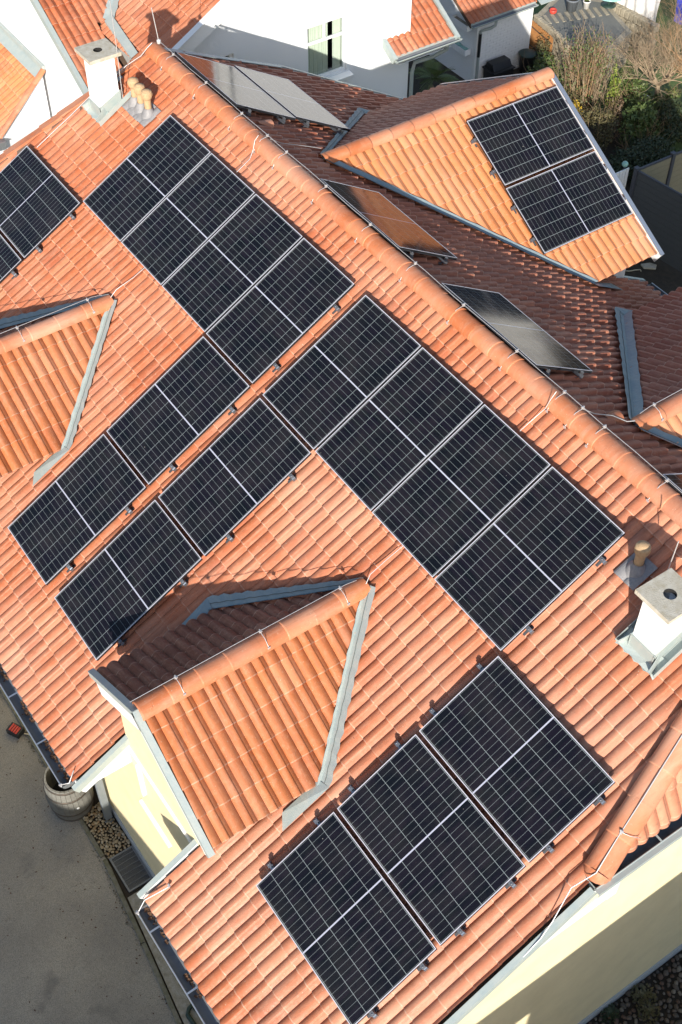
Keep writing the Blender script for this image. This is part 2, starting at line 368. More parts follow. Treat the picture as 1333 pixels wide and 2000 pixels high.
def clip(mb, p, d=V(1, 0, 0), s=.8, mi=0):
    """saddle clamp of a lightning conductor"""
    d = Vector(d).normalized(); mb.box(p, d*.022*s, d.cross(V(0, 0, 1)).normalized()*.016*s, V(0, 0, .012*s), mi); mb.box(Vector(p)+V(0, 0, .014), d*.008*s, d.cross(V(0, 0, 1)).normalized()*.026*s, V(0, 0, .006*s), mi)
# ================================================================== SETTING
gm = MB(); gm.add([(-140, -140, -7.215), (140, -140, -7.215), (140, 140, -7.215), (-140, 140, -7.215)], [(0, 1, 2, 3)])
struct(gm.build("ground", "soil"))
dm = MB(); dm.add([(-30, -40, -7.205), (40, -40, -7.205), (40, -5.62, -7.205), (10, -5.62, -7.205), (8.7, -5.545, -7.205), (7.45, -5.41, -7.205), (6.2, -5.275, -7.205), (-30, -5.29, -7.205)], [tuple(range(8))])
struct(dm.build("driveway", "asphalt"))
lm = MB(); lm.abox(-12, 4, 14.2, 20.5, -7.213, -7.203)
struct(lm.build("lawn", "grass"))
km = MB()
for i in range(12):
    km.abox(-6+i*1.0, -6+i*1.0+.99, -5.335, -5.27, -7.215, -7.175)
km.bar((6.05, -5.30, -7.19), (7.45, -5.43, -7.19), .065, .04); km.bar((7.46, -5.431, -7.19), (8.7, -5.565, -7.19), .065, .04); km.bar((8.71, -5.566, -7.19), (11.5, -5.65, -7.19), .065, .04)
struct(km.build("kerb", "kerb_stone", bevel=.006))
cm = MB(); cm.prism([(6.75, -5.30, -7.2), (6.75, -4.86, -7.2), (11.6, -4.86, -7.2), (11.6, -5.60, -7.2), (8.7, -5.51, -7.2), (7.45, -5.375, -7.2)], (0, 0, .018))
cm.prism([(-6, -5.265, -7.2), (4.45, -5.265, -7.2), (4.45, -4.86, -7.2), (-6, -4.86, -7.2)], (0, 0, .012))
struct(cm.build("pavement", "concrete"))
# ================================================================== THE HOUSE
H = thing("house", "white and cream house under orange clay tiles carrying most of the solar panels", "house", (5.0, .56, -7.2))
# --- walls (closed body under the tiles)
XL, XR, YF, YB = -1.75, 11.72, -4.84, 5.50
wm = MB()
def gable_prof(y0, y1, drop):
    z = lambda y: ZR-tn*abs(y-YR)-drop
    return z
def body(mb, x0, x1, y0, y1, ztop, mi=0):
    z = lambda y: ZR-tn*abs(y-YR)-.24
    ys = [y0, y0, y1, y1]; pts = [(x0, y0, -7.7), (x0, y1, -7.7), (x0, y1, min(z(y1), ztop))]
    yy = YR+(ZR-.24-ztop)/tn
    if ztop < ZR-.24:
        pts += [(x0, min(y1, yy), ztop), (x0, max(y0, 2*YR-yy), ztop)]
    else: pts += [(x0, YR, ZR-.24)]
    pts += [(x0, y0, min(z(y0), ztop))]
    mb.prism(pts, (x1-x0, 0, 0), mi)
body(wm, XL, XR, YF, YB, -1.62)
body(wm, -.95, 10.5, YF+.05, YB-.05, 5)
walls = wm.build("wall", "render_cream", H)
pm = MB(); pm.abox(XL-.012, XR+.02, YF-.02, YF-.001, -7.7, -6.98); pm.abox(XR+.001, XR+.022, YF-.02, 5.5, -7.7, -6.97)
pm.build("plinth", "plinth_grey", H)
# --- tiled slopes
UL, UR = -2.28, 11.75; VE = 6.48; VR = -.58
def ul(v): return -1.48-.2556*(v+.58)
HB = 2.55
bm = bmesh.new(); O = fr(0, 0, -.12)
for poly in ([(-1.48, VR), (3, VR), (3, 5.4), (.91, 5.4), (.91, VE), (-2.28, VE), (-2.28, HB)],):
    # split in convex pieces round the openings in front of the wall dormers
    pass
front = [[(-1.48, VR), (.91, VR), (.91, VE), (-2.28, VE), (-2.28, HB)], [(.91, VR), (2.64, VR), (2.64, 5.45), (.91, 5.45)], [(2.64, VR), (6.93, VR), (6.93, VE), (2.64, VE)],
         [(6.93, VR), (8.66, VR), (8.66, 5.45), (6.93, 5.45)], [(8.66, VR), (10.93, VR), (UR, HB), (UR, VE), (8.66, VE)]]
for p in front: tiles(bm, O, UX, D_F, p, N_F, a0=.06, b0=-.53)
# far slope: w runs down from the ridge
OB = bk(0, 0); WE = 6.30
far = [[(-1.48, 0), (-.55, 0), (-.55, WE), (-2.28, WE), (-2.28, 3.13)], [(-.55, 0), (4.25, 0), (4.25, 5.35), (-.55, 5.35)], [(4.25, 0), (5.85, 0), (5.85, WE), (4.25, WE)],
       [(5.85, 0), (10.55, 0), (10.55, 5.35), (5.85, 5.35)], [(10.55, 0), (10.93, 0), (UR, 3.13), (UR, WE), (10.55, WE)]]
bmf = bmesh.new()
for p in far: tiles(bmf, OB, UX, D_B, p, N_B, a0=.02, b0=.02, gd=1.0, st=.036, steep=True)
# half hips at both ends
aH = math.atan2(1.53, .82); BH = 1.736
bR = V(math.cos(aH), 0, -math.sin(aH)); nR = V(math.sin(aH), 0, math.cos(aH))
tiles(bm, V(10.93, YR, ZR), V(0, 1, 0), bR, [(-.01, 0), (.01, 0), (2.80, BH+.05), (-2.80, BH+.05)], nR, a0=.05, b0=BH-6*.335)
bL = V(-math.cos(aH), 0, -math.sin(aH)); nL = V(-math.sin(aH), 0, math.cos(aH))
tiles(bm, V(-1.48, YR, ZR), V(0, 1, 0), bL, [(-.01, 0), (.01, 0), (2.72, BH), (-2.72, BH)], nL, a0=.05, b0=BH-6*.335)
roof = bm_build(bm, "roof", "clay_tile", H)
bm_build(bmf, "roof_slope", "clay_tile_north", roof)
# --- deck under the tiles (boards, soffit)
dk = MB()
def slab(mb, f, poly, h0, h1, mi=0):
    mb.prism([f(u, v, h0) for u, v in poly], f(0, 0, h1)-f(0, 0, h0), mi)
for p in front: slab(dk, fr, [(u, min(v, VE-.07)) for u, v in p], -.29, -.215)
for p in far: slab(dk, bk, [(u, min(v, WE-.07)) for u, v in p], -.17, -.095)
dk.prism([V(10.93, YR, ZR)-nR*.10, V(10.93, YR, ZR)+bR*(BH-.05)+V(0, -2.7, 0)-nR*.10, V(10.93, YR, ZR)+bR*(BH-.05)+V(0, 2.7, 0)-nR*.10], -nR*.06)
dk.prism([V(-1.48, YR, ZR)-nL*.10, V(-1.48, YR, ZR)+bL*(BH-.05)+V(0, -2.7, 0)-nL*.10, V(-1.48, YR, ZR)+bL*(BH-.05)+V(0, 2.7, 0)-nL*.10], -nL*.06)
dk.build("roof_deck", "wood_dark", roof)
# --- ridge and hip caps
cb = MB(); caps(cb, (-1.50, YR, ZR-.04), (10.95, YR, ZR-.04), .142)
tinted(cb.build("ridge_cap", "ridge_clay", roof))
def hip_line(sx):
    x0 = 10.93 if sx > 0 else -1.48
    return V(x0, YR, ZR-.03), V(x0+sx*.80, YR-2.70, ZR-1.52-.03)
for sx in (1,):
    for sy in (1, -1):
        hc = MB(); a, b = hip_line(sx)
        if sy < 0: b = V(b.x, 2*YR-b.y, b.z)
        upv = (N_F if sy > 0 else N_B)+(nR if sx > 0 else nL)
        caps(hc, a+(b-a)*.04, b, .150, up=upv.normalized(), seg=.40)
        d = (b-a).normalized(); hc.lathe(b-d*.01, [(.138, 0), (.126, .045), (.095, .085), (.045, .105), (.0, .11)], 14, axis=d)
        tinted(hc.build("hip_cap", "ridge_clay", roof))
vt = MB(); r_ = random.Random(8)
for k in range(11):      # flat verge tiles along the left end, each lapping the one below
    v0, v1 = -.55+k*.335, -.55+(k+1)*.335+.02
    j = r_.uniform(-.01, .01); o_ = .03 if k < 9 else 0
    u0, u1 = max(-2.28, -1.48-.2556*(v0+.58))+j, max(-2.28, -1.48-.2556*(v1+.58))+j
    vt.prism([fr(u0-.10, v0, -.145), fr(u0+.075, v0, -.105), fr(u1+.075, v1, -.092), fr(u1-.10, v1, -.132)], N_F*-.022)
tinted(vt.build("verge_tile", "ridge_clay", roof))
vt = MB(); a_, b_ = bk(-1.47, .02, .012), bk(-2.27, 3.13, .012); vt.bar(a_, b_, .10, .012, up=N_B); vt.build("verge_trim", "zinc", H); vt = MB(); vt.bar(a_+V(-.05, 0, -.05), b_+V(-.05, 0, -.05), .012, .10); vt.build("verge_trim", "zinc", H)
# --- gutters of the eaves
def gutter(mb, p, q, r=.075, out=V(0, -1, 0), cap0=True, cap1=True, mi=(0, 1)):
    """half round channel open to the sky; mi = (inside, outside)"""
    p, q = Vector(p), Vector(q); out = Vector(out); n = 10; vs = []
    for P in (p, q):
        for rr in (r, r-.004):
            for k in range(n+1):
                t = math.pi*k/n; vs.append(P+out*(-math.cos(t)*rr)+V(0, 0, -math.sin(t)*rr))
    m = n+1; fo = [(k, k+1, 2*m+k+1, 2*m+k) for k in range(n)]; fi = [(m+k+1, m+k, 3*m+k, 3*m+k+1) for k in range(n)]
    mb.add(vs, fo, mi[1], True); mb.add(vs, fi, mi[0], True)
    if cap0: mb.add(vs[:m], [tuple(range(m))], mi[1])
    if cap1: mb.add(vs[2*m:3*m], [tuple(range(m-1, -1, -1))], mi[1])
    mb.tube([p+out*r, q+out*r], .009, 8, mi[1])
    mb.bar(p-out*(r-.002)+V(0, 0, .02), q-out*(r-.002)+V(0, 0, .02), .004, .06, mi=mi[1])
GE = fr(0, VE, -.15)
def front_gutter(x0, x1):
    g = MB(); gutter(g, (x0, GE.y-.055, GE.z-.035), (x1, GE.y-.055, GE.z-.035), .085)
    x = x0+.3
    while x < x1:
        g.bar((x, GE.y-.14, GE.z-.028), (x, GE.y+.05, GE.z-.015), .02, .004, mi=1); x += .8
    o = g.build("gutter", ["gutter_zinc", "alu_dull"], H)
    lt = MB(); r_ = random.Random(int(x0*10))
    for i in range(int((x1-x0)*70)):
        x = r_.uniform(x0, x1); y = GE.y-.02-abs(r_.gauss(0, .02)); P = V(x, y, GE.z-.095+r_.uniform(0, .012)); a = r_.uniform(0, 6.3); l = r_.uniform(.008, .022)
        if math.sin(x*3.1)+math.sin(x*7.7+2) < -.6: continue
        lt.box(P, V(math.cos(a), math.sin(a), .2)*l, V(-math.sin(a), math.cos(a), .3)*l*.6, V(0, 0, .002))
    struct(lt.build("leaf_litter", "leaf_litter", o), "stuff")
    return o
front_gutter(-2.3, .86); front_gutter(2.70, 6.885); front_gutter(8.705, 11.80)
GB = bk(0, WE, -.03)
for x0, x1 in ((-2.3, -.55), (4.27, 5.85), (10.55, 11.8)):
    g = MB(); gutter(g, (x0, GB.y+.05, GB.z-.03), (x1, GB.y+.05, GB.z-.03), .07, V(0, 1, 0)); g.build("gutter", ["gutter_zinc", "alu_dull"], H)
HE = V(10.93, YR, ZR)+bR*BH
g = MB(); gutter(g, (HE.x+.015, YR-2.80, HE.z-.06), (HE.x+.015, YR+2.8, HE.z-.06), .075, V(1, 0, 0)); 
for k in range(9): g.bar((HE.x-.05, YR-2.6+k*.65, HE.z-.05), (HE.x+.09, YR-2.6+k*.65, HE.z-.052), .02, .004, mi=1)
g.build("gutter", ["gutter_dark", "zinc"], H)
g = MB(); g.abox(HE.x+.092, HE.x+.150, YR-2.82, YR+2.82, HE.z-.066, HE.z-.058); g.abox(HE.x+.1455, HE.x+.150, YR-2.82, YR+2.82, HE.z-.13, HE.z-.0665); g.build("gutter_trim", "zinc", H)
# --- verges and fascias of the main slopes
def verge(f, u, v0, v1, side, hc):
    """white board under a zinc tray running down a slope at constant u; side = which way it faces"""
    h = hc; fa = MB(); zn = MB()
    for (du, w_, h0, h1, B) in ((.052*side, .022, h-.26, h-.005, fa),):
        B.prism([f(u+du-w_/2, v0, h0), f(u+du+w_/2, v0, h0), f(u+du+w_/2, v0, h1), f(u+du-w_/2, v0, h1)], f(0, v1, 0)-f(0, v0, 0))
    zn.prism([f(u+.072*side-.032, v0, h+.006), f(u+.072*side+.032, v0, h+.006), f(u+.072*side+.032, v0, h+.016), f(u+.072*side-.032, v0, h+.016)], f(0, v1, 0)-f(0, v0, 0))
    zn.prism([f(u+.102*side-.003, v0, h-.10), f(u+.102*side+.003, v0, h-.10), f(u+.102*side+.003, v0, h+.0055), f(u+.102*side-.003, v0, h+.0055)], f(0, v1, 0)-f(0, v0, 0))
    fa.build("verge_board", "white_paint", H); zn.build("verge_trim", "zinc", H)
verge(fr, 11.75, HB+.12, VE+.05, 1, -.13); verge(fr, -2.28, HB, VE+.05, -1, -.13)
for u, sd_ in ((6.93, 1), (8.66, -1), (.91, 1), (2.64, -1)): verge(fr, u, 5.50, VE+.04, sd_, -.13)
verge(bk, -2.28, 3.13, WE, -1, -.01)
for u, sd_ in ((-.55, 1), (4.25, -1), (5.85, 1), (10.55, -1)): verge(bk, u, 5.32, WE+.02, sd_, -.01)
# eave boards under the gutters, closed boxes over the wall
for x0, x1 in ((-2.28, .93), (2.62, 6.95), (8.64, 11.75)):
    fa = MB()
    fa.abox(x0, x1, GE.y+.035, GE.y+.055, GE.z-.21, GE.z-.03)
    fa.abox(x0, x1, GE.y+.056, YF-.002, GE.z-.205, GE.z-.19)
    for x, sd_ in ((x0, 1), (x1, -1)):
        if -2 < x: fa.prism([(x, YF-.003, GE.z-.188), (x, GE.y+.058, GE.z-.188), (x, GE.y+.058, GE.z-.06), (x, YF-.003, GE.z-.06+(YF-GE.y-.06)*tn)], (.02*sd_, 0, 0))
    fa.build("fascia", "white_paint", H)

# ------------------------------------------------------------------ cross roofs: wall dormers on the front, cross gables at the back
def cross(name, xr, zr, sgn, yf, hl, hr, wall0, wall1, tile, dark, seam_out, ridge_wire=True, ridge_clip=3, pitch=29.5):
    """sgn -1 = towards the front (-Y); hl / hr = plan width of the left and right slope; all slopes 29.5 degrees"""
    cp, sp, tp = math.cos(math.radians(pitch)), math.sin(math.radians(pitch)), math.tan(math.radians(pitch)); kv = tp/tn
    yv = YR+sgn*(ZR-zr)/tn
    zf = zr-tp*max(hl, hr)
    yw = YF if sgn < 0 else YB
    wmb = MB(); pr = [(wall0, yw+sgn*.002, -7.7), (wall1, yw+sgn*.002, -7.7)]
    for x in (wall1, xr, wall0): pr.append((x, yw+sgn*.002, zr-tp*abs(x-xr)-.15))
    wmb.prism(pr, (0, -sgn*.25, 0))
    gw = MB(); e = .02
    wo = wmb.build(name, "render_cream" if sgn < 0 else "render_white", H)
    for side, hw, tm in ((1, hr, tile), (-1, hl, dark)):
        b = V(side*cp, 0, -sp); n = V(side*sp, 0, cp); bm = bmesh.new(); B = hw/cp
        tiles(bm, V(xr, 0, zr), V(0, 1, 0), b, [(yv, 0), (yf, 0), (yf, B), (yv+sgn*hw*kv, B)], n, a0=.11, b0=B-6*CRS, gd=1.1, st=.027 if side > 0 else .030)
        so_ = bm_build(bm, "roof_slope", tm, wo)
        # valley: folded sheet along the line where both slopes meet
        m = MB(); pts = []; K = 26
        zt = zr-tp*hw
        for i in range(K+1):
            t = i/K; d = hw*t; P = V(xr+side*d, yv+sgn*d*kv, zr-tp*d); w1 = .05+.008*math.sin(i*2.3)+.004*math.sin(i*5.1); w2 = ((.18 if side > 0 else .14)*(1 if sgn < 0 else .9)*(1 if side > 0 else .6+.7*t)+.016*math.sin(i*3.1)+.006*math.sin(i*7.7))
            if sgn > 0 and (side > 0 or xr > 5): w1 += .05 if side > 0 else .11; w2 += .05
            dn = V(0, sgn*c_, -s_) if False else None
            mainn = N_F if sgn < 0 else N_B; lift = .016
            A_ = P-V(side*c_, 0, -s_)*0+V(0, sgn, 0)*w1+n*lift                 # on the dormer slope
            C_ = P+V(side, 0, 0)*w2*.75+(-(D_F if sgn < 0 else D_B))*w2*.35+mainn*(lift+.030)      # on the main slope
            M_ = P+V(0, 0, .006)
            pts.append((A_, M_, C_))
        vs = [p for tr in pts for p in tr]
        fs = []
        for i in range(K):
            for k in range(2): fs.append((i*3+k, i*3+k+1, i*3+k+4, i*3+k+3))
        m.add(vs, fs, 0, False); m.add([v-V(0, 0, .004) for v in vs], [f[::-1] for f in fs])
        # apron that carries the water off the dormer eave onto the tiles
        E0 = pts[-1]; mainD = D_F if sgn < 0 else D_B
        q0 = pts[-1][2]; q1 = pts[-1][0]+n*.0
        aw = .50 if side < 0 else .58
        apron = [q0, pts[-1][1]-V(side, 0, 0)*.05, pts[-1][1]-V(side, 0, 0)*.05+mainD*aw*.9+(N_F if sgn < 0 else N_B)*.02, pts[-1][1]+V(side, 0, 0)*.11+mainD*(aw+.06)+(N_F if sgn < 0 else N_B)*.02]
        m.add(apron+[p-V(0, 0, .006) for p in apron], [(0, 1, 2, 3), (7, 6, 5, 4)])
        # standing seam along the fold and solder marks
        m.tube([p[1]*.6+p[2]*.4+V(0, 0, .004) for p in pts], .004, 5, 1)
        m.build("valley_flashing", ["lead" if sgn > 0 or side < 0 else "zinc", "lead_seam"], wo)
    m = MB(); caps(m, (xr, yv+sgn*.03, zr-.035), (xr, yf+sgn*.02, zr-.035), .128 if sgn < 0 else .120, seg=.38); tinted(m.build("ridge_cap", "ridge_clay", wo))
    # verge boards
    f_, z_ = MB(), MB()
    for side, hw in ((1, hr), (-1, hl)):
        b = V(side*cp, 0, -sp); n = V(side*sp, 0, cp); p0 = V(xr, yf, zr); p1 = p0+b*(hw/cp+.06)
        ofs = V(0, sgn*.014, 0)
        f_.prism([p0+ofs-n*.02, p0+ofs+V(0, sgn*.022, 0)-n*.02, p0+ofs+V(0, sgn*.022, 0)-n*(.34 if sgn < 0 else .22), p0+ofs-n*(.34 if sgn < 0 else .22)], p1-p0)
        z_.prism([p0+V(0, sgn*.0, 0)+n*.006, p0+V(0, sgn*.075, 0)+n*.006, p0+V(0, sgn*.075, 0)-n*.004, p0-n*.004], p1-p0)
        z_.prism([p0+V(0, sgn*.069, 0)-n*.0045, p0+V(0, sgn*.075, 0)-n*.0045, p0+V(0, sgn*.075, 0)-n*.075, p0+V(0, sgn*.069, 0)-n*.075], p1-p0)
        # soffit and closed deck
        dkp = [p0-n*.10, V(xr, yv+sgn*.15, zr)-n*.10, V(xr, yv+sgn*.15, zr)+b*.1-n*.10, V(xr, yv+sgn*(hw*kv+.08), zr)+b*(hw/cp-.05)-n*.10, p1-b*.12-n*.10]
        f_.prism(dkp, -n*.06, 1)
    f_.build("verge_board", ["white_paint", "wood_dark"], wo); z_.build("verge_trim", "zinc" if sgn < 0 else "alu_dull", wo)
    if ridge_wire:
        wr = MB(); y0 = yv+sgn*.10; y1 = yf-sgn*(-.06); zt = zr+.105
        wire(wr, [(xr-.05, y0, zt-.01), (xr-.05, y0+sgn*.15, zt+.02), (xr-.05, (y0+y1)/2, zt+.025), (xr-.05, y1, zt+.015)], .004)
        for k in range(ridge_clip):
            y = y0+sgn*(.22+k*1.04)
            clip(wr, (xr-.05, y, zt+.01), (0, 1, 0)); wire(wr, [(xr-.05, y, zt), (xr+.045, y, zr+.085), (xr+.115, y, zr+.01)], .004); wr.box((xr+.118, y, zr+.006), (.004, 0, 0), (0, .016, 0), (0, 0, .016))
        wr.build("lightning_wire", "wire_alu", wo)
    return wo
cross("wall_dormer", 7.74, -1.27, -1, -4.88, 1.21, 1.37, 6.96, 8.63, "clay_tile_soft", "clay_tile_mossy_shade", True, pitch=32.5)
cross("wall_dormer", 1.70, -1.29, -1, -4.88, 1.21, 1.37, .94, 2.61, "clay_tile_soft", "clay_tile_mossy_shade", True, pitch=32.5)
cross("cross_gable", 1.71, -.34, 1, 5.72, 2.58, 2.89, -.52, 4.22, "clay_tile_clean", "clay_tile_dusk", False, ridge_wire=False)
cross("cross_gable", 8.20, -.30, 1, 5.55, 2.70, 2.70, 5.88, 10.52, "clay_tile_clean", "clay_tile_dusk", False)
# ------------------------------------------------------------------ chimneys, vents, lightning conductor
def chimney(x0, x1, y0, y1, zt, ov, stain):
    zb = fr(0, -( (y0+y1)/2)/c_, -.12).z - .35
    m = MB(); m.abox(x0, x1, y0, y1, zb, zt-.055); o = m.build("chimney", "render_white", H)
    cx, cy = (x0+x1)/2, (y0+y1)/2
    # weathered concrete slab with a round flue hole
    m = MB(); X0, X1, Y0, Y1 = x0-ov, x1+ov, y0-ov, y1+ov; n = 32; r = .066
    ring = [V(cx+math.cos(2*math.pi*k/n)*r, cy+math.sin(2*math.pi*k/n)*r, zt) for k in range(n)]
    def sq(k):
        t = 2*math.pi*k/n; dx, dy = math.cos(t), math.sin(t); s = max(abs(dx)/((X1-X0)/2), abs(dy)/((Y1-Y0)/2)); return V(cx+dx/s, cy+dy/s, zt)
    out = [sq(k) for k in range(n)]
    # put ring vertices on the exact corners
    for cxn, cyn in ((X0, Y0), (X1, Y0), (X1, Y1), (X0, Y1)):
        k = min(range(n), key=lambda k: (out[k]-V(cxn, cyn, zt)).length); out[k] = V(cxn, cyn, zt)
    low = [p-V(0, 0, .055) for p in out]; deep = [p-V(0, 0, .30) for p in ring]
    vs = out+ring+low+deep
    fs = []
    for k in range(n):
        j = (k+1) % n; fs += [(k, j, n+j, n+k), (k, 2*n+k, 2*n+j, j), (n+k, n+j, 3*n+j, 3*n+k)]
    m.add(vs, fs[0::3]+fs[1::3], 0); m.add(vs, fs[2::3], 1); m.add(deep, [tuple(range(n))], 1); m.add(low, [tuple(range(n))], 0)
    m.build("chimney_cap", ["concrete_cap", "soot"], o)
    # zinc collar, side trays and the apron over the tiles
    m = MB(); hc = -.12
    def at(x, y, h): return fr(x, -y/c_, 0)*1.0+N_F*(hc+h)
    def vof(y): return -(y+.0591)/c_
    vf, vb = vof(y0), vof(y1)
    P = lambda u, v, h: fr(u, v, hc+h)
    e = .012; hh = .15
    for (u0, va, u1, vb_) in ((x0-e, vf+.0, x1+e, vf+.0),):
        zc = P(0, vf, 0).z
        m.abox(x0-e, x1+e, y0-e, y0-.001, zc-.25, zc+.13); m.abox(x0-.02, x1+.02, y0-.02, y0-e-.001, zc+.115, zc+.128)
    for sx, xa in ((-1, x0), (1, x1)):
        quad = [V(xa+sx*.001, y0-.02, P(0, vf, 0).z-.2), V(xa+sx*.001, y1+.02, P(0, vb, 0).z-.2), V(xa+sx*.001, y1+.02, P(0, vb, 0).z+.12), V(xa+sx*.001, y0-.02, P(0, vf, 0).z+.13)]
        m.prism(quad, (sx*.011, 0, 0))
        m.prism([P(xa+sx*.015, vf+.20, .012), P(xa+sx*.115, vf+.20, .012), P(xa+sx*.115, vb-.15, .012), P(xa+sx*.015, vb-.15, .012)], N_F*.006)
        m.prism([P(xa+sx*.112, vf+.20, .0185), P(xa+sx*.117, vf+.20, .0185), P(xa+sx*.117, vb-.15, .0185), P(xa+sx*.112, vb-.15, .0185)], N_F*.075)
        m.prism([P(xa+sx*.06, vf+.20, .0185), P(xa+sx*.075, vf+.20, .0185), P(xa+sx*.015, vf+.0, .0185), P(xa+sx*.008, vf+.0, .0185)], N_F*.11)
    ap = []
    for k in range(13):
        u = x0-.115+(x1-x0+.23)*k/12; ap.append(P(u, vf+.21+.012*math.cos(k*2.1), .02+.006*math.sin(k*3.)))
    m.add([P(x0-.115, vf-.01, .035), P(x1+.115, vf-.01, .035)]+ap, [(0,)+tuple(range(2, 15))+(1,)])
    m.build("chimney_flashing", "zinc", o)
    return o
chimney(-1.465, -1.145, -.575, -.235, .53, .085, 0)
chimney(10.335, 10.645, -.625, -.30, .40, .072, 1)

def vent(u, v, lean, slate=1):
    b = fr(u, v, -.12); m = MB()
    m.lathe(b-V(0, 0, .08), [(.054, 0), (.052, .36)], 20)
    o = m.build("vent_pipe", "vent_clay", H); top = b+V(0, 0, .265)
    m = MB(); m.lathe(top, [(.052, -.03), (.074, 0), (.080, .02), (.080, .085), (.073, .100), (.056, .103), (.050, .110), (.036, .120), (0, .122)], 22)
    for k in range(12):
        t = 2*math.pi*k/12; m.box(top+V(math.cos(t)*.080, math.sin(t)*.080, .05), V(math.cos(t), math.sin(t), 0)*.003, V(-math.sin(t), math.cos(t), 0)*.006, V(0, 0, .022))
    m.build("vent_hood", "vent_clay", o)
    m = MB()
    P = lambda a, c, h: fr(u+a, v+c, -.12+h)
    K = 12
    for i in range(K):   # slate coloured base tile, wavy like its neighbours
        a0, a1 = -.1475+.295*i/K, -.1475+.295*(i+1)/K; h0, h1 = .012+prof(i/K)*.6, .012+prof((i+1)/K)*.6
        m.add([P(a0, -.15, h0), P(a0, .19, h0+.02), P(a1, .19, h1+.02), P(a1, -.15, h1)], [(0, 1, 2, 3)], 0, True)
        m.add([P(a0, .19, h0+.02), P(a0, .192, h0-.02), P(a1, .192, h1-.02), P(a1, .19, h1+.02)], [(0, 1, 2, 3)])
    m.lathe(b-V(0, 0, .06), [(.125, 0), (.105, .07), (.075, .125), (.060, .15), (.060, .165)], 20)
    m.build("vent_base", "vent_slate", o)
vent(-.885, .19, 0); vent(-.690, .195, 0); vent(-.490, .185, 0); vent(9.80, .175, 0)

lw = MB(); zr_ = ZR+.092
yw = YR+.075
wire(lw, [(-1.40, yw, zr_+.03)]+[(x, yw+.004*math.sin(x*3), zr_+.022+.008*math.sin(x*5)) for x in [i*.52-1 for i in range(0, 24)]], .004)
for x in [-.98, -.03, .95, 1.62, 2.1, 3.05, 4.05, 5.0, 5.95, 6.93, 7.75, 8.05, 8.4, 9.35, 10.3]:
    clip(lw, (x, yw, zr_+.012)); wire(lw, [(x, yw, zr_), (x, YR-.03, zr_-.012), (x, YR-.115, zr_-.085), (x, YR-.155, zr_-.15)], .004)
    lw.box((x, YR-.158, zr_-.155), (.016, 0, 0), (0, .004, 0), (0, 0, .016))
lw.build("lightning_conductor", "wire_alu", H)
def roofwire(pts, r=.005, h=.03, keep=False):
    global lw
    lw = MB(); wire(lw, [fr(u, v, -.12+hh) if hh < 9 else fr(u, v, -.12) for u, v, hh in [(p[0], p[1], p[2] if len(p) > 2 else h) for p in pts]], r)
    lw.build("lightning_wire", "wire_alu", H)
roofwire([(1.62, -.60, .17), (1.61, -.52, .14), (1.63, -.42, .06), (1.68, -.30, .03), (1.68, -.05, .03)])
roofwire([(7.75, -.62, .19), (7.75, -.52, .15), (7.74, -.42, .07), (7.71, -.30, .03), (7.70, -.05, .03)])
roofwire([(7.78, 2.40, .05), (7.74, 2.25, .10), (7.72, 2.01, .05), (7.73, 1.73, .03)]); roofwire([(1.72, 2.40, .05), (1.74, 2.25, .10), (1.75, 1.98, .05), (1.75, 1.72, .03)])
roofwire([(-1.36, -.60, .17), (-1.37, -.50, .16), (-1.42, -.36, .10), (-1.50, -.10, .10), (-1.58, .25, .06), (-1.66, .62, .05), (-1.66, 1.0, .05), (-1.69, 1.72, .05)], .006)
# air terminals
lw = MB()
wire(lw, [(-1.42, yw, zr_), (-1.44, yw, zr_+.10), (-1.50, yw-.02, zr_+.52)], .007); lw.lathe((-1.42, yw, zr_-.01), [(.03, 0), (.035, .05), (.01, .07)], 10)
lw.build("air_terminal", "wire_alu", H); lw = MB()
wire(lw, [(-1.08, -.22, -.35), (-1.085, -.205, .50), (-1.09, -.20, .62), (-1.10, -.20, 1.30)], .006)
lw.build("air_terminal", "wire_alu", H); lw = MB()
wire(lw, [(10.22, -.18, -.2), (10.18, -.14, .16), (10.17, -.10, .62)], .006)
lw.build("air_terminal", "wire_alu", H); lw = MB()
a, b = hip_line(1); upv = (N_F+nR).normalized(); sdv = (b-a).normalized().cross(upv).normalized()
off = upv*.125-sdv*-.03
hw_ = [a+(b-a)*t+upv*(.145+.01*math.sin(t*20))+V(-.05, -.02, 0) for t in [i/8 for i in range(9)]]
wire(lw, hw_+[fr(11.70, 2.80, -.02), fr(11.80, 3.15, -.06), fr(11.83, 3.35, -.10), fr(11.84, 3.6, -.12)], .0065)
for t in (.45, .86): clip(lw, a+(b-a)*t+upv*.15+V(-.05, -.02, 0), b-a); P = a+(b-a)*t; wire(lw, [P+upv*.14+V(-.05, -.02, 0), P+upv*.13+V(.03, .02, 0), P+upv*.06+V(.12, .09, 0), P-upv*.02+V(.14, .11, 0)], .004)
lw.build("lightning_wire", "wire_alu", H); lw = MB()
wire(lw, [fr(6.85, VE-.10, -.08), fr(6.94, VE+.02, -.07), V(6.86, GE.y-.14, GE.z-.02)], .007); clip(lw, V(6.86, GE.y-.145, GE.z-.02)); lw.build("lightning_wire", "wire_alu", H); lw = MB()
wire(lw, [fr(8.78, VE-.34, -.09), fr(8.70, VE-.02, -.07), V(8.74, GE.y-.14, GE.z-.02)], .007); clip(lw, V(8.74, GE.y-.145, GE.z-.02)); clip(lw, fr(8.77, VE-.33, -.09), D_F)
lw.build("lightning_wire", "wire_alu", H); lw = MB()
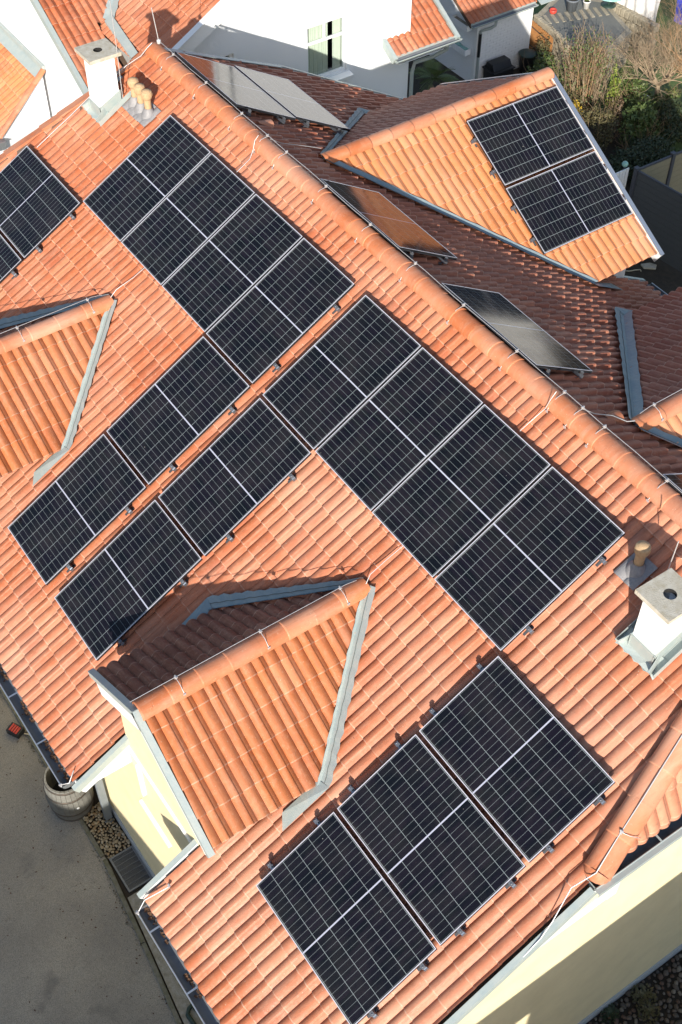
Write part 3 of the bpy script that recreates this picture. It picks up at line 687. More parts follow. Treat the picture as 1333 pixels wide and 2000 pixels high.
# conductor on the far slope and the loose ridge vent tiles
wire(lw, [(1.70, yw, zr_), bk(1.55, .35, .04), bk(1.45, .95, .04), bk(1.45, 1.2, .05)], .005); lw.build("lightning_wire", "wire_alu", H); lw = MB()
wire(lw, [(8.05, yw, zr_), bk(8.05, .30, .05), bk(8.08, .62, .05), bk(8.18, .80, .04), bk(8.22, .88, .08)], .006); lw.build("lightning_wire", "wire_alu", H)
def ridge_vent(u, q):
    m = MB(); P = lambda a, b_, h: bk(u+a, q+b_, h)
    K = 8; vs = []
    for i in range(K+1):
        t = math.pi*i/K; x = -.105*math.cos(t); y = .075*math.sin(t)
        vs += [P(x*.35, -.13, y*.15), P(x, .10, y), P(x, .105, y-.01)]
    m.add(vs, [(i*3, i*3+1, i*3+4, i*3+3) for i in range(K)], 0, True); m.add(vs, [tuple(i*3+1 for i in range(K+1))], 1)
    m.build("vent_tile", ["ridge_clay", "soot"], H)
ridge_vent(.78, .62); ridge_vent(8.05, .70)
# box post under the left gutter and the rain pipe, wall lamps and ledge of the dormer wall
pb = MB(); pb.prism([(5.46, YF-.16, -7.15), (5.54, YF-.16, -7.15), (5.54, YF-.05, -7.15), (5.46, YF-.05, -7.15)], (0, 0, 3.6)); pb.lathe((5.50, YF-.105, -7.2), [(.08, 0), (.08, .06)], 12)
pb.build("downpipe", "post_grey", H, bevel=.008)
le = MB(); le.abox(6.96, 8.62, YF-.03, YF-.0005, -3.12, -3.08); le.build("cornice", "white_paint", H); le = MB(); le.abox(7.2, 7.24, YF-.05, YF-.0005, -3.9, -3.2); le.build("moulding", "white_paint", H); le = MB(); le.abox(7.0, 7.75, YF-.045, YF-.0005, -4.42, -4.38)
le.build("cornice", "white_paint", H)
# gable wall: long moulding under the half hip
le = MB(); le.abox(XR+.0005, XR+.035, -3.3, -1.75, -2.32, -2.24); le.build("moulding", "white_paint", H); le = MB(); le.abox(XR+.0005, XR+.06, -1.86, -1.74, -2.24, -1.95)
le.build("cornice", "white_paint", H)
# ================================================================== SOLAR PANELS
PL, PW = 1.762, 1.134
def panel_proto():
    root = bpy.data.objects.new("solar_panel", None); COL.objects.link(root); ORG[root.name] = V(0, 0, 0); root.empty_display_size = .2
    m = MB(); wdt, th = .0100, .038
    for x0, x1, y0, y1 in ((0, PL, 0, wdt), (0, PL, PW-wdt, PW), (0, wdt, wdt, PW-wdt), (PL-wdt, PL, wdt, PW-wdt)):
        m.abox(x0, x1, y0, y1, -th, -.0025, 1); m.abox(x0, x1, y0, y1, -.0024, 0, 0)  # sides coloured dark, top bright, in place of what the metal would mirror
    m.build("frame", ["alu", "alu_dark"], root, local=True)
    m = MB(); m.add([(wdt, wdt, -.003), (PL-wdt, wdt, -.003), (PL-wdt, PW-wdt, -.003), (wdt, PW-wdt, -.003)], [(0, 1, 2, 3)])
    o = m.build("glass", "pv_cells", root, local=True); uvl = o.data.uv_layers.new(name="metres")
    for lp in o.data.loops:
        co = o.data.vertices[lp.vertex_index].co; uvl.data[lp.index].uv = (co.x, co.y)
    m = MB(); m.add([(wdt, wdt, -.0095), (PL-wdt, wdt, -.0095), (PL-wdt, PW-wdt, -.0095), (wdt, PW-wdt, -.0095)], [(3, 2, 1, 0)])
    m.abox(PL/2-.06, PL/2+.06, PW-.12, PW-.07, -.03, -.0096)
    m.build("backsheet", "black_plastic", root, local=True)
    return root
proto = None
def panel(org, dl, ds, label, group):
    global proto
    dl, ds = Vector(dl).normalized(), Vector(ds).normalized(); n = dl.cross(ds)
    if proto is None: proto = panel_proto(); r = proto
    else:
        r = proto.copy(); COL.objects.link(r)
        for ch in list(proto.children):
            k = ch.copy(); COL.objects.link(k); k.parent = r
    j = random.Random(label); tl = n*j.uniform(-.004, .004); dl = (dl+tl).normalized(); ds = (ds+n*j.uniform(-.004, .004)-dl*(ds.dot(dl))).normalized(); ds = (ds-dl*ds.dot(dl)).normalized(); n = dl.cross(ds)
    o = Vector(org)+V(0, 0, ZO)
    r.matrix_world = Matrix(((dl.x, ds.x, n.x, o.x), (dl.y, ds.y, n.y, o.y), (dl.z, ds.z, n.z, o.z), (0, 0, 0, 1)))
    tag(r, label, "solar panel", group); return r
def clampset(p, d, n, w=.045): pass
RAIL = [0]
def rail(p, q, n, label, hooks=True, base=.088):
    """aluminium rail with end clamps, held by hooks that slip under the tiles"""
    p, q, n = Vector(p), Vector(q), Vector(n); d = (q-p).normalized(); sd_ = n.cross(d)
    t = thing("mounting_rail", label, "rail", p-n*.08, "rails under the solar panels")
    m = MB(); m.bar(p-n*.055, q-n*.055, .04, .038, up=n); m.build("rail_profile", "steel_blue", t)
    for e, s in ((p, -1), (q, 1)):
        m = MB(); E = e-d*s*.045
        m.box(E+d*s*.022-n*.018, d*.012, sd_*.022, n*.018); m.box(E+d*s*.006+n*.003, d*.022, sd_*.022, n*.0025); m.lathe(E+d*s*.018-n*.002, [(.007, 0), (.007, .014), (0, .0141)], 8, axis=n)
        m.box(E+d*s*.047-n*.055, d*.003, sd_*.024, n*.022)
        m.build("end_clamp", "clamp_grey", t)
    L = (q-p).length; k = max(1, int(L/1.1)); hs = [p+d*(.06 if i == 0 else (L-.06 if i == k else L*i/k)) for i in range(k+1)]
    down = V(0, 0, -1)-n*(V(0, 0, -1).dot(n)); down.normalize()
    for h in hs:
        m = MB(); m.box(h-n*.092+down*.02, d*.015, down*.065, n*.003); m.box(h-n*.085, d*.015, sd_*.004, n*.012); m.box(h-n*.105-down*.03, d*.015, down*.02, n*.011)
        m.build("roof_hook", "clamp_grey", t)
    return t
G1 = "solar panels on the roofs"
gA, gv, gC = .0267, .0497, .048; sA = PW+gA
A_l = ["solar panel directly beside the three clay vent pipes", "second solar panel of the upper left block, counting from the three vent pipes",
       "third solar panel of the upper left block, counting from the three vent pipes", "solar panel at the lower right end of the upper left block, uphill of two more"]
for i in range(4): panel(fr(i*sA, 0), D_F, UX, A_l[i], G1)
panel(fr(3*sA, PL+gv), D_F, UX, "middle solar panel of the column of three ending left of the small dormer", G1)
panel(fr(3*sA, 2*(PL+gv)), D_F, UX, "lowest left solar panel, at the foot of its column above the dark eave", G1)
ub, vb = 4.862, .004
B_l = ["solar panel at the inner corner of the central block, uphill of two more", "second solar panel of the central ridge row, counting from the inner corner",
       "third solar panel of the central ridge row, second from the right hand chimney", "solar panel nearest the single clay vent pipe and right hand chimney"]
for i in range(4): panel(fr(ub+i*sA, vb), D_F, UX, B_l[i], G1)
panel(fr(ub, vb+PL+gv), D_F, UX, "solar panel in the middle of the central column that runs down to the big dormer", G1)
panel(fr(ub, vb+2*(PL+gv)), D_F, UX, "solar panel with a dormer shadow on its lower corner, foot of the central column", G1)
uc, vc = 9.499, 1.819; sC = PW+gC
C_l = ["uppermost of three solar panels at the bottom right, touching the central block's corner", "middle one of the three solar panels at the bottom right", "lowest of three solar panels at the bottom right, nearest the bottom eave"]
for j in range(3): panel(fr(uc, vc+j*sC+PW), UX, -D_F, C_l[j], G1)
ud, vd = -1.797, 1.81
panel(fr(ud, vd+PW), UX, -D_F, "solar panel at the left edge, upper of the pair beside the white neighbour wall", G1)
panel(fr(ud, vd+sC+PW), UX, -D_F, "solar panel cut by the left edge of the picture, lower of the pair", G1)
hE = .125
panel(bk(-1.17, .17, hE), UX, D_B, "solar panel mirroring the pale wall on the shaded slope, nearer the ridge end", G1)
panel(bk(-1.25, 1.372, hE), UX, D_B, "solar panel mirroring the pale wall on the shaded slope, beside the neighbour window", G1)
TE = D_B-N_B*.032
panel(bk(2.85, .06, hE+.015), UX, TE, "solar panel mirroring orange tiles on the shaded slope", G1)
panel(bk(5.465, .06, hE+.015), UX, TE, "solar panel with dark and pale reflection on the shaded slope beside the grey valley", G1)
panel(bk(9.24, .08, hE), UX, D_B, "solar panel of which only a corner shows at the right edge behind the ridge", G1)
bF, nF = V(c_, 0, -s_), V(s_, 0, c_); OF = V(1.71, 0, -.34)+nF*.12
qF = (2.039-1.71)/c_-.068
panel(OF+V(0, 3.845, 0)+bF*(qF+PW), V(0, 1, 0), -bF, "upper one of two solar panels on the sunny cross gable, under its ridge", G1)
panel(OF+V(0, 3.83, 0)+bF*(qF+PW+gC+PW), V(0, 1, 0), -bF, "lower one of two solar panels on the sunny cross gable", G1)
# rails
def rails_front(u0, u1, vs, what):
    for k, v in enumerate(vs): rail(fr(u0-.05, v, -.032), fr(u1+.055, v, -.032), N_F, "%s rail %s" % (("upper", "lower")[k % 2], what))
rails_front(0, 3*sA+PW, (.36, 1.40), "under the upper left block of four solar panels")
rails_front(3*sA, 3*sA+PW, (PL+gv+.36, PL+gv+1.40), "under the middle panel of the left column")
rails_front(3*sA, 3*sA+PW, (2*(PL+gv)+.36, 2*(PL+gv)+1.40), "under the lowest left solar panel")
rails_front(ub, ub+3*sA+PW, (.36, 1.40), "under the central ridge row of four solar panels")
rails_front(ub, ub+PW, (vb+PL+gv+.36, vb+PL+gv+1.40), "under the middle panel of the central column")
rails_front(ub, ub+PW, (vb+2*(PL+gv)+.36, vb+2*(PL+gv)+1.40), "under the foot panel of the central column")
for j, nme in enumerate(("uppermost", "middle", "lowest")): rails_front(uc-.06, uc+PL, (vc+j*sC+.22, vc+j*sC+.90), "under the %s panel at the bottom right" % nme)
for j, nme in enumerate(("upper", "lower")): rails_front(ud, ud+PL, (vd+j*sC+.22, vd+j*sC+.90), "under the %s panel at the left edge" % nme)
for u, q, l in ((-1.17, .17, "under the pale mirroring panel nearer the ridge"), (-1.25, 1.372, "under the pale mirroring panel by the neighbour window"), (2.85, .06, "under the panel that mirrors orange tiles"), (5.465, .06, "under the panel beside the grey valley"), (9.24, .08, "under the panel at the right edge behind the ridge")):
    for k, dq in enumerate((.24, .90)): rail(bk(u-.03, q+dq, hE-.032), bk(u+PL+.05, q+dq, hE-.032), N_B, "%s rail %s" % (("upper", "lower")[k], l))
for j, l in enumerate(("upper", "lower")):
    for k, dq in enumerate((.30, .86)): rail(OF-nF*.032+V(0, 3.79, 0)+bF*(qF+dq+j*(PW+gC)), OF-nF*.032+V(0, 3.84+PL+.05, 0)+bF*(qF+dq+j*(PW+gC)), nF, "%s rail under the %s panel of the cross gable" % (("upper", "lower")[k], l))
# ================================================================== NEIGHBOURS
NX = -4.1
N = thing("neighbour_house", "white rendered house behind the main ridge, with a tall curtained window in its gable", "house", (-7.5, 4.5, -7.2))
def npl(x, y): return V(x, y, -1.42+tn*(y-2.17))           # front slope of the neighbour
RY = 5.6; RZ = npl(0, RY).z
m = MB(); ztop = lambda y: (RZ-tn*abs(y-RY))-.16
def wall_with_holes(mb, x, y0, y1, z0, holes, th=.25):
    """gable wall facing +X, cut round window openings (y0, y1, z0, z1); roof line above"""
    ys = sorted({y0, y1, RY, *[h[0] for h in holes], *[h[1] for h in holes]})
    for a_, b_ in zip(ys, ys[1:]):
        hs = sorted([h for h in holes if h[0] <= a_ and h[1] >= b_], key=lambda h: h[2]); z = z0
        for h in hs:
            mb.prism([(x, a_, z), (x, b_, z), (x, b_, h[2]), (x, a_, h[2])], (-th, 0, 0)); z = h[3]
        mb.prism([(x, a_, z), (x, b_, z), (x, b_, ztop(b_)), (x, a_, ztop(a_))], (-th, 0, 0))
WIN1 = (5.04, 5.97, -3.13, -1.98); WIN2 = (2.75, 3.42, -2.95, -1.98)
wall_with_holes(m, NX, 1.62, 7.50, -7.3, [WIN1, WIN2])
m.abox(-14, NX-.251, 1.63, 1.88, -7.3, -2.2); m.abox(-14, NX-.251, 7.2, 7.45, -7.3, -3.2)
m.prism([(-14, .95, -7.3), (-5.0, .95, -7.3), (-5.0, .95, -2.30), (-9.3, .95, .15), (-14, .95, .15)], (0, .25, 0))
m.abox(-5.02, -4.98, 1.201, 1.629, -7.3, -2.45)
m.build("wall", "render_cool", N)
bm = bmesh.new()
tiles(bm, npl(0, 2.17), UX, D_F, [(-14, -3.94), (-3.93, -3.94), (-3.93, .66), (-5.2, .66), (-14, .66)], N_F, a0=.1, b0=.1)
tiles(bm, npl(0, RY), UX, D_B, [(-14, 0), (-3.93, 0), (-3.93, 2.6), (-14, 2.6)], N_B)
# slope of the neighbour's dormer, falling towards us
bD = V(c_, 0, -s_); nD = V(s_, 0, c_); OD = V(-5.84, 0, -1.66)
for pl in ([(.80, -4.6), (5.4, -4.6), (1.76, -.05), (.80, -.05)], [(.80, -.05), (1.76, -.05), (1.60, 1.3), (1.60, 1.75), (.80, 1.75)]): tiles(bm, OD, V(0, 1, 0), bD, pl, nD, a0=.80, b0=1.75-7*CRS)
bm_build(bm, "roof", "clay_tile", N)
m = MB(); m.prism([npl(-14, RY)-N_F*.11, npl(-3.95, RY)-N_F*.11, npl(-3.95, 1.66)-N_F*.11, npl(-14, 1.66)-N_F*.11], -N_F*.08); m.prism([npl(-14, RY)-N_B*.06, npl(-3.95, RY)-N_B*.06, npl(-3.95, RY)+D_B*2.5-N_B*.06, npl(-14, RY)+D_B*2.5-N_B*.06], -N_B*.08)
m.prism([OD+V(0, .84, 0)+bD*1.7-nD*.11, OD+V(0, 1.55, 0)+bD*1.7-nD*.11, OD+V(0, 3.5, 0)-bD*4-nD*.11, OD+V(0, .84, 0)-bD*4-nD*.11], -nD*.08)
m.build("roof_deck", "wood_dark", N)
m = MB()
for y0, y1, f in ((1.66, RY, D_F),):
    p0, p1 = npl(-3.93, y1), npl(-3.93, y0)
    m.prism([p0+V(.002, 0, .0), p0+V(.03, 0, .0), p0+V(.03, 0, -.30), p0+V(.002, 0, -.30)], p1-p0); m.prism([p0+V(-.05, 0, .015), p0+V(.085, 0, .015), p0+V(.085, 0, .004), p0+V(-.05, 0, .004)], p1-p0)
    m.prism([p0+V(-.10, 0, -.3005), p0+V(.03, 0, -.3005), p0+V(.03, 0, -.32), p0+V(-.168, 0, -.32)], p1-p0)
m.build("verge_board", "white_paint", N)
m = MB(); p0 = OD+V(0, .80, 0)-bD*4; p1 = OD+V(0, .80, 0)+bD*1.8
m.prism([p0-nD*.01, p0+V(0, -.09, 0)-nD*.01, p0+V(0, -.09, 0)+nD*.012, p0+nD*.012], p1-p0); m.prism([p0+V(0, -.085, 0)-nD*.0105, p0+V(0, -.09, 0)-nD*.0105, p0+V(0, -.09, 0)-nD*.12, p0+V(0, -.085, 0)-nD*.12], p1-p0)
m.build("verge_trim", "zinc", N)
m = MB(); q = []
for i in range(15):
    t = i/14; P = npl(-6.9+1.06*t, 2.86-1.06*t); q += [P+V(-.10, -.05+.01*math.sin(i*2.), .02), P+V(0, 0, .005), P+V(.11+.02*math.sin(i*2.7), .09, .075)]
m.add(q, [f for i in range(14) for f in ((i*3, i*3+1, i*3+4, i*3+3), (i*3+1, i*3+2, i*3+5, i*3+4))])
A = npl(-5.86, 1.76); B = npl(-4.55, 1.60)
m.add([A+N_F*.03, B+N_F*.03, B+V(.02, .13, .075)+N_F*.03, A+V(.0, .15, .085)+N_F*.03], [(0, 1, 2, 3)]); m.add([A+N_F*.03, B+N_F*.03, B+V(0, 0, -.3), A+V(0, 0, -.1)], [(3, 2, 1, 0)])
m.build("valley_flashing", "zinc", N)
# pent roof on the far left with its zinc apron
bm = bmesh.new(); OP = V(-7.25, .88, -3.02); tiles(bm, OP, UX, D_F, [(-5, 0), (.02, 0), (.55, 1.5), (-5, 1.5)], N_F, a0=.0); bm_build(bm, "pent_roof", "clay_tile_clean", N)
m = MB(); m.prism([OP+V(-5, 0, .03), OP+V(.06, 0, .03), OP+V(.06, 0, .13), OP+V(-5, 0, .13)], V(0, .06, 0)); m.prism([OP+V(-5, -.16, -.075), OP+V(.06, -.16, -.075), OP+V(.06, 0, .028), OP+V(-5, 0, .028)], V(0, 0, .008)); m.build("roof_flashing", "zinc", N)
m = MB(); m.prism([OP+V(.06, -.02, -4.28), OP+V(.06, -.02, -.06), OP+D_F*1.47+V(.56, 0, -.06), OP+V(.56, D_F.y*1.47, -4.28)], (-.2, 0, 0)); m.build("wall", "render_cool", N)
caps_m = MB(); caps(caps_m, OP+V(.05, 0, .02), OP+D_F*1.5+V(.56, 0, .02), .07, seg=.33, up=N_F); tinted(caps_m.build("verge_tile", "ridge_clay", N))
m = MB(); m.abox(-6.73, -6.58, -.50, -.36, -3.95, -3.8); m.abox(-6.75, -6.56, -.52, -.34, -3.799, -3.78); m.build("wall_lamp", "alu_dull", N)
# slope of the neighbour's own cross gable with gutter
EX, EZ = -3.72, -2.96
bm = bmesh.new(); bX = V(c_, 0, -s_); nX = V(s_, 0, c_); OX = V(EX, 0, EZ)
tiles(bm, OX, V(0, 1, 0), bX, [(6.92, -3.2), (8.36, -3.2), (8.36, 0), (6.92, 0)], nX, a0=6.92, b0=-10*CRS); bm_build(bm, "roof", "clay_tile", N)
m = MB(); m.prism([OX+V(0, 6.95, 0)-nX*.11, OX+V(0, 8.33, 0)-nX*.11, OX+V(0, 8.33, 0)-bX*3.1-nX*.11, OX+V(0, 6.95, 0)-bX*3.1-nX*.11], -nX*.09); m.build("roof_deck", "wood_dark", N)
m = MB()
for y, s in ((6.90, -1), (8.38, 1)):
    p0, p1 = OX+V(0, y, 0)-bX*3.2, OX+V(0, y, 0)+bX*.05
    m = MB(); m.prism([p0+V(0, s*.0, 0)+nX*.012, p0+V(0, s*.085, 0)+nX*.012, p0+V(0, s*.085, 0)-nX*.14, p0-nX*.14], p1-p0); m.build("verge_trim", "zinc", N)
m = MB(); gutter(m, OX+V(.05, 6.85, -.04), OX+V(.05, 8.46, -.04), .065, V(1, 0, 0)); m.build("gutter", ["gutter_zinc", "zinc"], N)
m = MB(); m.abox(-9, NX-.252, 7.251, 7.5, -7.3, -3.3); m.abox(EX-.5, EX-.03, 7.0, 8.3, EZ-.22, EZ-.2); m.build("wall", "render_cool", N)
m = MB(); m.tube([(EX+.03, 8.15, EZ-.1), (EX+.03, 8.15, EZ-.2), (EX-.2, 8.0, EZ-.42), (EX-.33, 7.62, EZ-.5), (EX-.33, 7.56, EZ-.7), (EX-.33, 7.56, -7.2)], .04, 10); m.build("downpipe", "zinc", N)
def window(y0, y1, z0, z1, split, parent):
    x = NX-.065; f = MB(); e = .055
    f.abox(x-.05, x, y0, y1, z1-e, z1); f.abox(x-.05, x, y0, y1, z0, z0+e); f.abox(x-.05, x, y0, y0+e, z0+e, z1-e); f.abox(x-.05, x, y1-e, y1, z0+e, z1-e)
    if split:
        zt = z1-.36*(z1-z0)+.03; f.abox(x-.045, x+.004, y0+e, y1-e, zt-.022, zt+.022); ym = y0+.47*(y1-y0); f.abox(x-.045, x+.003, ym-.02, ym+.02, zt+.022, z1-e)
    o = f.build("window", "upvc", parent, bevel=.004)
    g_ = MB(); g_.add([(x-.03, y0+e, z0+e), (x-.03, y1-e, z0+e), (x-.03, y1-e, z1-e), (x-.03, y0+e, z1-e)], [(0, 1, 2, 3)]); g_.build("pane", "window_glass", o)
    k = MB(); n = 64; vs = []
    for lo, hi in ((y0+.02, y0+.60*(y1-y0)),) if split else ((y0+.02, y0+.4*(y1-y0)),):
        for i in range(n+1):
            y = lo+(hi-lo)*i/n; xx = x-.095+.018*math.sin(i*1.22)+.008*math.sin(i*.7+1); vs += [(xx, y, z0-.05), (xx, y, z1+.02)]
    k.add(vs, [(2*i, 2*i+2, 2*i+3, 2*i+1) for i in range(n)], 0, True)
    if split:
        vs = []
        for i in range(21):
            y = y1-.27*(y1-y0)+(.20*(y1-y0))*i/20; vs += [(x-.095+.018*math.sin(i*1.3), y, z0-.05), (x-.095+.018*math.sin(i*1.3), y, z1+.02)]
        k.add(vs, [(2*i, 2*i+2, 2*i+3, 2*i+1) for i in range(20)], 0, True)
    k.build("curtain", "curtain", o)
    b_ = MB(); b_.abox(x-1.2, x-1.19, y0-.4, y1+.4, z0-.4, z1+.3); b_.abox(x-1.19, x-.07, y0-.41, y0-.4, z0-.4, z1+.3); b_.abox(x-1.19, x-.07, y1+.4, y1+.41, z0-.4, z1+.3); b_.abox(x-1.19, x-.115, y0-.4, y1+.4, z0-.41, z0-.4); b_.build("room", "dark_room", o)
    s_m = MB(); s_m.prism([(x+.002, y0-.05, z0-.005), (NX+.15, y0-.05, z0-.035), (NX+.15, y0-.05, z0-.06), (x+.002, y0-.05, z0-.03)], (0, y1-y0+.10, 0)); s_m.abox(NX+.0005, NX+.10, y0-.02, y1+.02, z0-.13, z0-.062); s_m.build("sill", "upvc", o)
gm_ = bpy.data.materials.new("window_glass"); gm_.use_nodes = True; t = gm_.node_tree; t.nodes.remove(t.nodes["Principled BSDF"])
tr = nd(t, "ShaderNodeBsdfTransparent"); gl = nd(t, "ShaderNodeBsdfGlossy"); gl.inputs["Roughness"].default_value = .02; mx = nd(t, "ShaderNodeMixShader"); tr.inputs[0].default_value = (.86, .92, .88, 1)
mx.inputs[0].default_value = .09; t.links.new(tr.outputs[0], mx.inputs[1]); t.links.new(gl.outputs[0], mx.inputs[2]); t.links.new(mx.outputs[0], t.nodes["Material Output"].inputs[0]); MAT["window_glass"] = gm_
window(*WIN1, True, N); window(*WIN2, False, N)

# --- unseen houses: two shaped to shade drive and lower walls, one added to be mirrored
SS = thing("neighbour_house", "unseen plain white house added further along the driveway to shade it", "house", (12, -21, -7.2))
m = MB(); m.abox(6, 25, -27, -16.8, -7.2, .6); m.build("wall", "render_white", SS)  # second shade caster, added to keep the far end of the drive dark
m = MB(); m.prism([(5.8, -16.6, .6), (5.8, -27.2, .6), (5.8, -22.1, 3.4)], (19.4, 0, 0)); m.build("roof", "clay_tile_soft", SS)
SB = thing("neighbour_house", "unseen white house added beyond the garden to be mirrored in a solar panel", "house", (-9, 29, -7.2))
m = MB(); m.abox(-14.4, -11.9, 27, 34, -7.2, -1.0); m.build("wall", "render_white", SB)  # added only as a pale reflection for a panel on the far slope
m = MB(); m.prism([(-14.6, 26.7, -1.0), (-14.6, 34.3, -1.0), (-14.6, 30.5, 1.6)], (2.9, 0, 0)); m.build("roof", "clay_tile_soft", SB)
S = thing("neighbour_house", "unseen flat eaved house across the driveway, shaped to shade the asphalt", "house", (21, -12, -7.2))
m = MB(); m.abox(18, 20, -16.7, -10.6, -7.2, -.25); m.abox(18, 20, -7.5, 0, -7.2, -.5); m.build("wall", "render_white", S)
m = MB(); m.prism([(17.95, -16.5, -.25), (20.2, -16.5, -.25), (19.1, -16.5, .25)], (0, 16.7, 0)); m.abox(18.0, 18.2, -10.59, -7.51, -.95, -.26); m.build("roof", "clay_tile_soft", S)  # thin slab over the gap, shaped to leave a sunlit patch on the gable

# ================================================================== GARDEN BEHIND
AN = thing("garden_annex", "low white painted brick annex with tiled roof, grey gutter and rain pipe", "annex", (-8.8, 13.2, -7.2))
AX = -7.6
m = MB(); m.abox(-12, AX, 12.35, 14.16, -7.25, -5.45); m.build("wall", "render_cool", AN)
m = MB()
nb = random.Random(3); z = -7.2; row = 0
while z < -5.52:
    y = 12.362-(.11 if row % 2 else 0)
    while y < 14.15:
        a_, b_ = max(y, 12.36), min(y+.212, 14.15)
        if b_-a_ > .02: m.abox(AX+.0005, AX+.008+nb.uniform(-.0015, .0015), a_, b_, z, min(z+.066, -5.5))
        y += .22
    z += .074; row += 1
m.build("brickwork", "brick_white", AN)
bm = bmesh.new(); OA = V(-7.33, 0, -5.33); tiles(bm, OA, V(0, 1, 0), bX, [(11.92, -2.4), (14.0, -2.4), (14.0, 0), (11.92, 0)], nX, a0=11.92, b0=-8*CRS); bm_build(bm, "roof", "clay_tile", AN)
m = MB(); m.prism([OA+V(0, 11.95, 0)-nX*.11, OA+V(0, 14.02, 0)-nX*.11, OA+V(0, 14.02, 0)-bX*2.3-nX*.11, OA+V(0, 11.95, 0)-bX*2.3-nX*.11], -nX*.07); m.build("roof_deck", "wood_dark", AN)
m = MB(); gutter(m, OA+V(.05, 11.9, -.04), OA+V(.05, 13.95, -.04), .06, V(1, 0, 0)); m.build("gutter", ["gutter_zinc", "zinc"], AN)
m = MB(); m.prism([OA+V(-.1, 14.03, .03), OA+V(.12, 14.03, -.06), OA+V(.12, 14.6, -.06), OA+V(-.1, 14.6, .03)], V(0, 0, .02)); m.build("verge_trim", "zinc", AN)
m = MB(); m.tube([(-7.28, 12.66, -5.42), (-7.29, 12.65, -5.55), (-7.36, 12.58, -5.63), (-7.42, 12.44, -5.66), (-7.53, 12.40, -5.74), (-7.53, 12.40, -7.2)], .036, 12); m.build("downpipe", "zinc", AN)
m = MB(); m.tube([(-7.529, 12.40, -5.80), (-7.529, 12.40, -6.42)], .0385, 12); m.build("pipe_sleeve", "black_plastic", AN)
m = MB(); m.abox(AX-.06, AX+.03, 12.33, 12.352, -7.2, -5.55); m.abox(AX+.0095, AX+.03, 12.352, 12.44, -7.2, -5.5); m.build("corner_trim", "white_paint", AN)
m = MB(); m.tube([(-7.53, 12.93, -5.42), (-7.53, 12.93, -5.53)], .003, 5); m.lathe((-7.53, 12.93, -5.60), [(0, 0), (.03, .01), (.042, .04), (.03, .07), (0, .075)], 12); m.build("hanging_lamp", "alu_dull", AN)
def planter(z, lab, fill):
    t = thing("planter_box", lab, "planter", (-8.1, 12.22, z), "white planter boxes on the annex wall")
    m = MB(); x0, x1, y0, y1 = -8.42, -7.78, 12.16, 12.345; h = .15
    m.abox(x0, x1, y0, y0+.012, z, z+h); m.abox(x0, x1, y1-.012, y1, z, z+h); m.abox(x0, x0+.012, y0+.012, y1-.012, z, z+h); m.abox(x1-.012, x1, y0+.012, y1-.012, z, z+h); m.abox(x0+.012, x1-.012, y0+.012, y1-.012, z, z+.01)
    for k in range(9): m.abox(x0+.02+k*.07, x0+.05+k*.07, y0-.006, y0, z+.01, z+h-.02)
    for k in range(3): m.abox(x1, x1+.006, y0+.02+k*.055, y0+.05+k*.055, z+.01, z+h-.02)
    m.build("trough", "upvc", t); m = MB(); m.abox(x0+.013, x1-.013, y0+.013, y1-.013, z+.011, z+h-.05); m.build("earth", "stone_slab", t)
    if fill:
        m = MB()
        for k in range(6): m.abox(x0+.06+k*.09, x0+.13+k*.09, y0+.03, y1-.04, z+h-.049, z+h-.02+.01*(k % 3))
        m.build("contents", "teal_glass", t)
planter(-5.80, "empty white planter box, upper of two on the annex wall", False); planter(-6.45, "white planter box with teal filling, lower of two on the annex wall", True)
t = thing("storage_box", "black plastic storage box with sloping lid against the white brick wall", "storage box", (-7.3, 12.95, -7.2))
m = MB(); m.prism([(-7.50, 12.62, -7.2), (-7.12, 12.62, -7.2), (-7.08, 12.60, -6.78), (-7.53, 12.60, -6.78)], (0, .64, 0)); m.build("body", "black_plastic", t, bevel=.01)
m = MB(); m.prism([(-7.56, 12.57, -6.775), (-7.05, 12.57, -6.775), (-7.05, 12.57, -6.74), (-7.56, 12.57, -6.74)], (0, .70, 0)); m.prism([(-7.50, 12.63, -6.7395), (-7.12, 12.63, -6.7395), (-7.22, 12.63, -6.58), (-7.46, 12.63, -6.58)], (0, .58, 0)); m.build("lid", "black_plastic", t, bevel=.012)
t = thing("rain_tub", "dark green round tub with a lid at the corner of the annex", "tub", (-7.36, 13.92, -7.2))
m = MB(); m.lathe((-7.36, 13.92, -7.2), [(.17, 0), (.21, .45), (.22, .47)], 24); m.build("body", "black_plastic", t); m = MB(); m.lathe((-7.36, 13.92, -7.2), [(.235, .471), (.24, .49), (.20, .505), (0, .52)], 24); m.build("lid", "green_paint", t)

# --- foliage helpers
def leafcloud(mb, c, rad, n, size, rnd, mi=0, lumps=7, up=.3):
    c = Vector(c); ctr = [(V(rnd.uniform(-1, 1), rnd.uniform(-1, 1), rnd.uniform(-.8, 1)), rnd.uniform(.35, .6)) for _ in range(lumps)]
    for _ in range(n):
        q, s = rnd.choice(ctr); d = V(rnd.gauss(0, 1), rnd.gauss(0, 1), rnd.gauss(0, 1)); d.normalize(); p = q*.62+d*s*rnd.uniform(.6, 1.05)
        P = c+V(p.x*rad[0], p.y*rad[1], p.z*rad[2])
        a = V(rnd.gauss(0, 1), rnd.gauss(0, 1), rnd.gauss(0, .6)); a.normalize(); nrm = (d+V(0, 0, up)+V(rnd.gauss(0, .5), rnd.gauss(0, .5), rnd.gauss(0, .5))); b = a.cross(nrm)
        if b.length < 1e-3: continue
        b.normalize(); s2 = size*rnd.uniform(.6, 1.4)
        mb.add([P-a*s2, P-b*s2*.42, P+a*s2, P+b*s2*.42], [(0, 1, 2, 3)], mi)
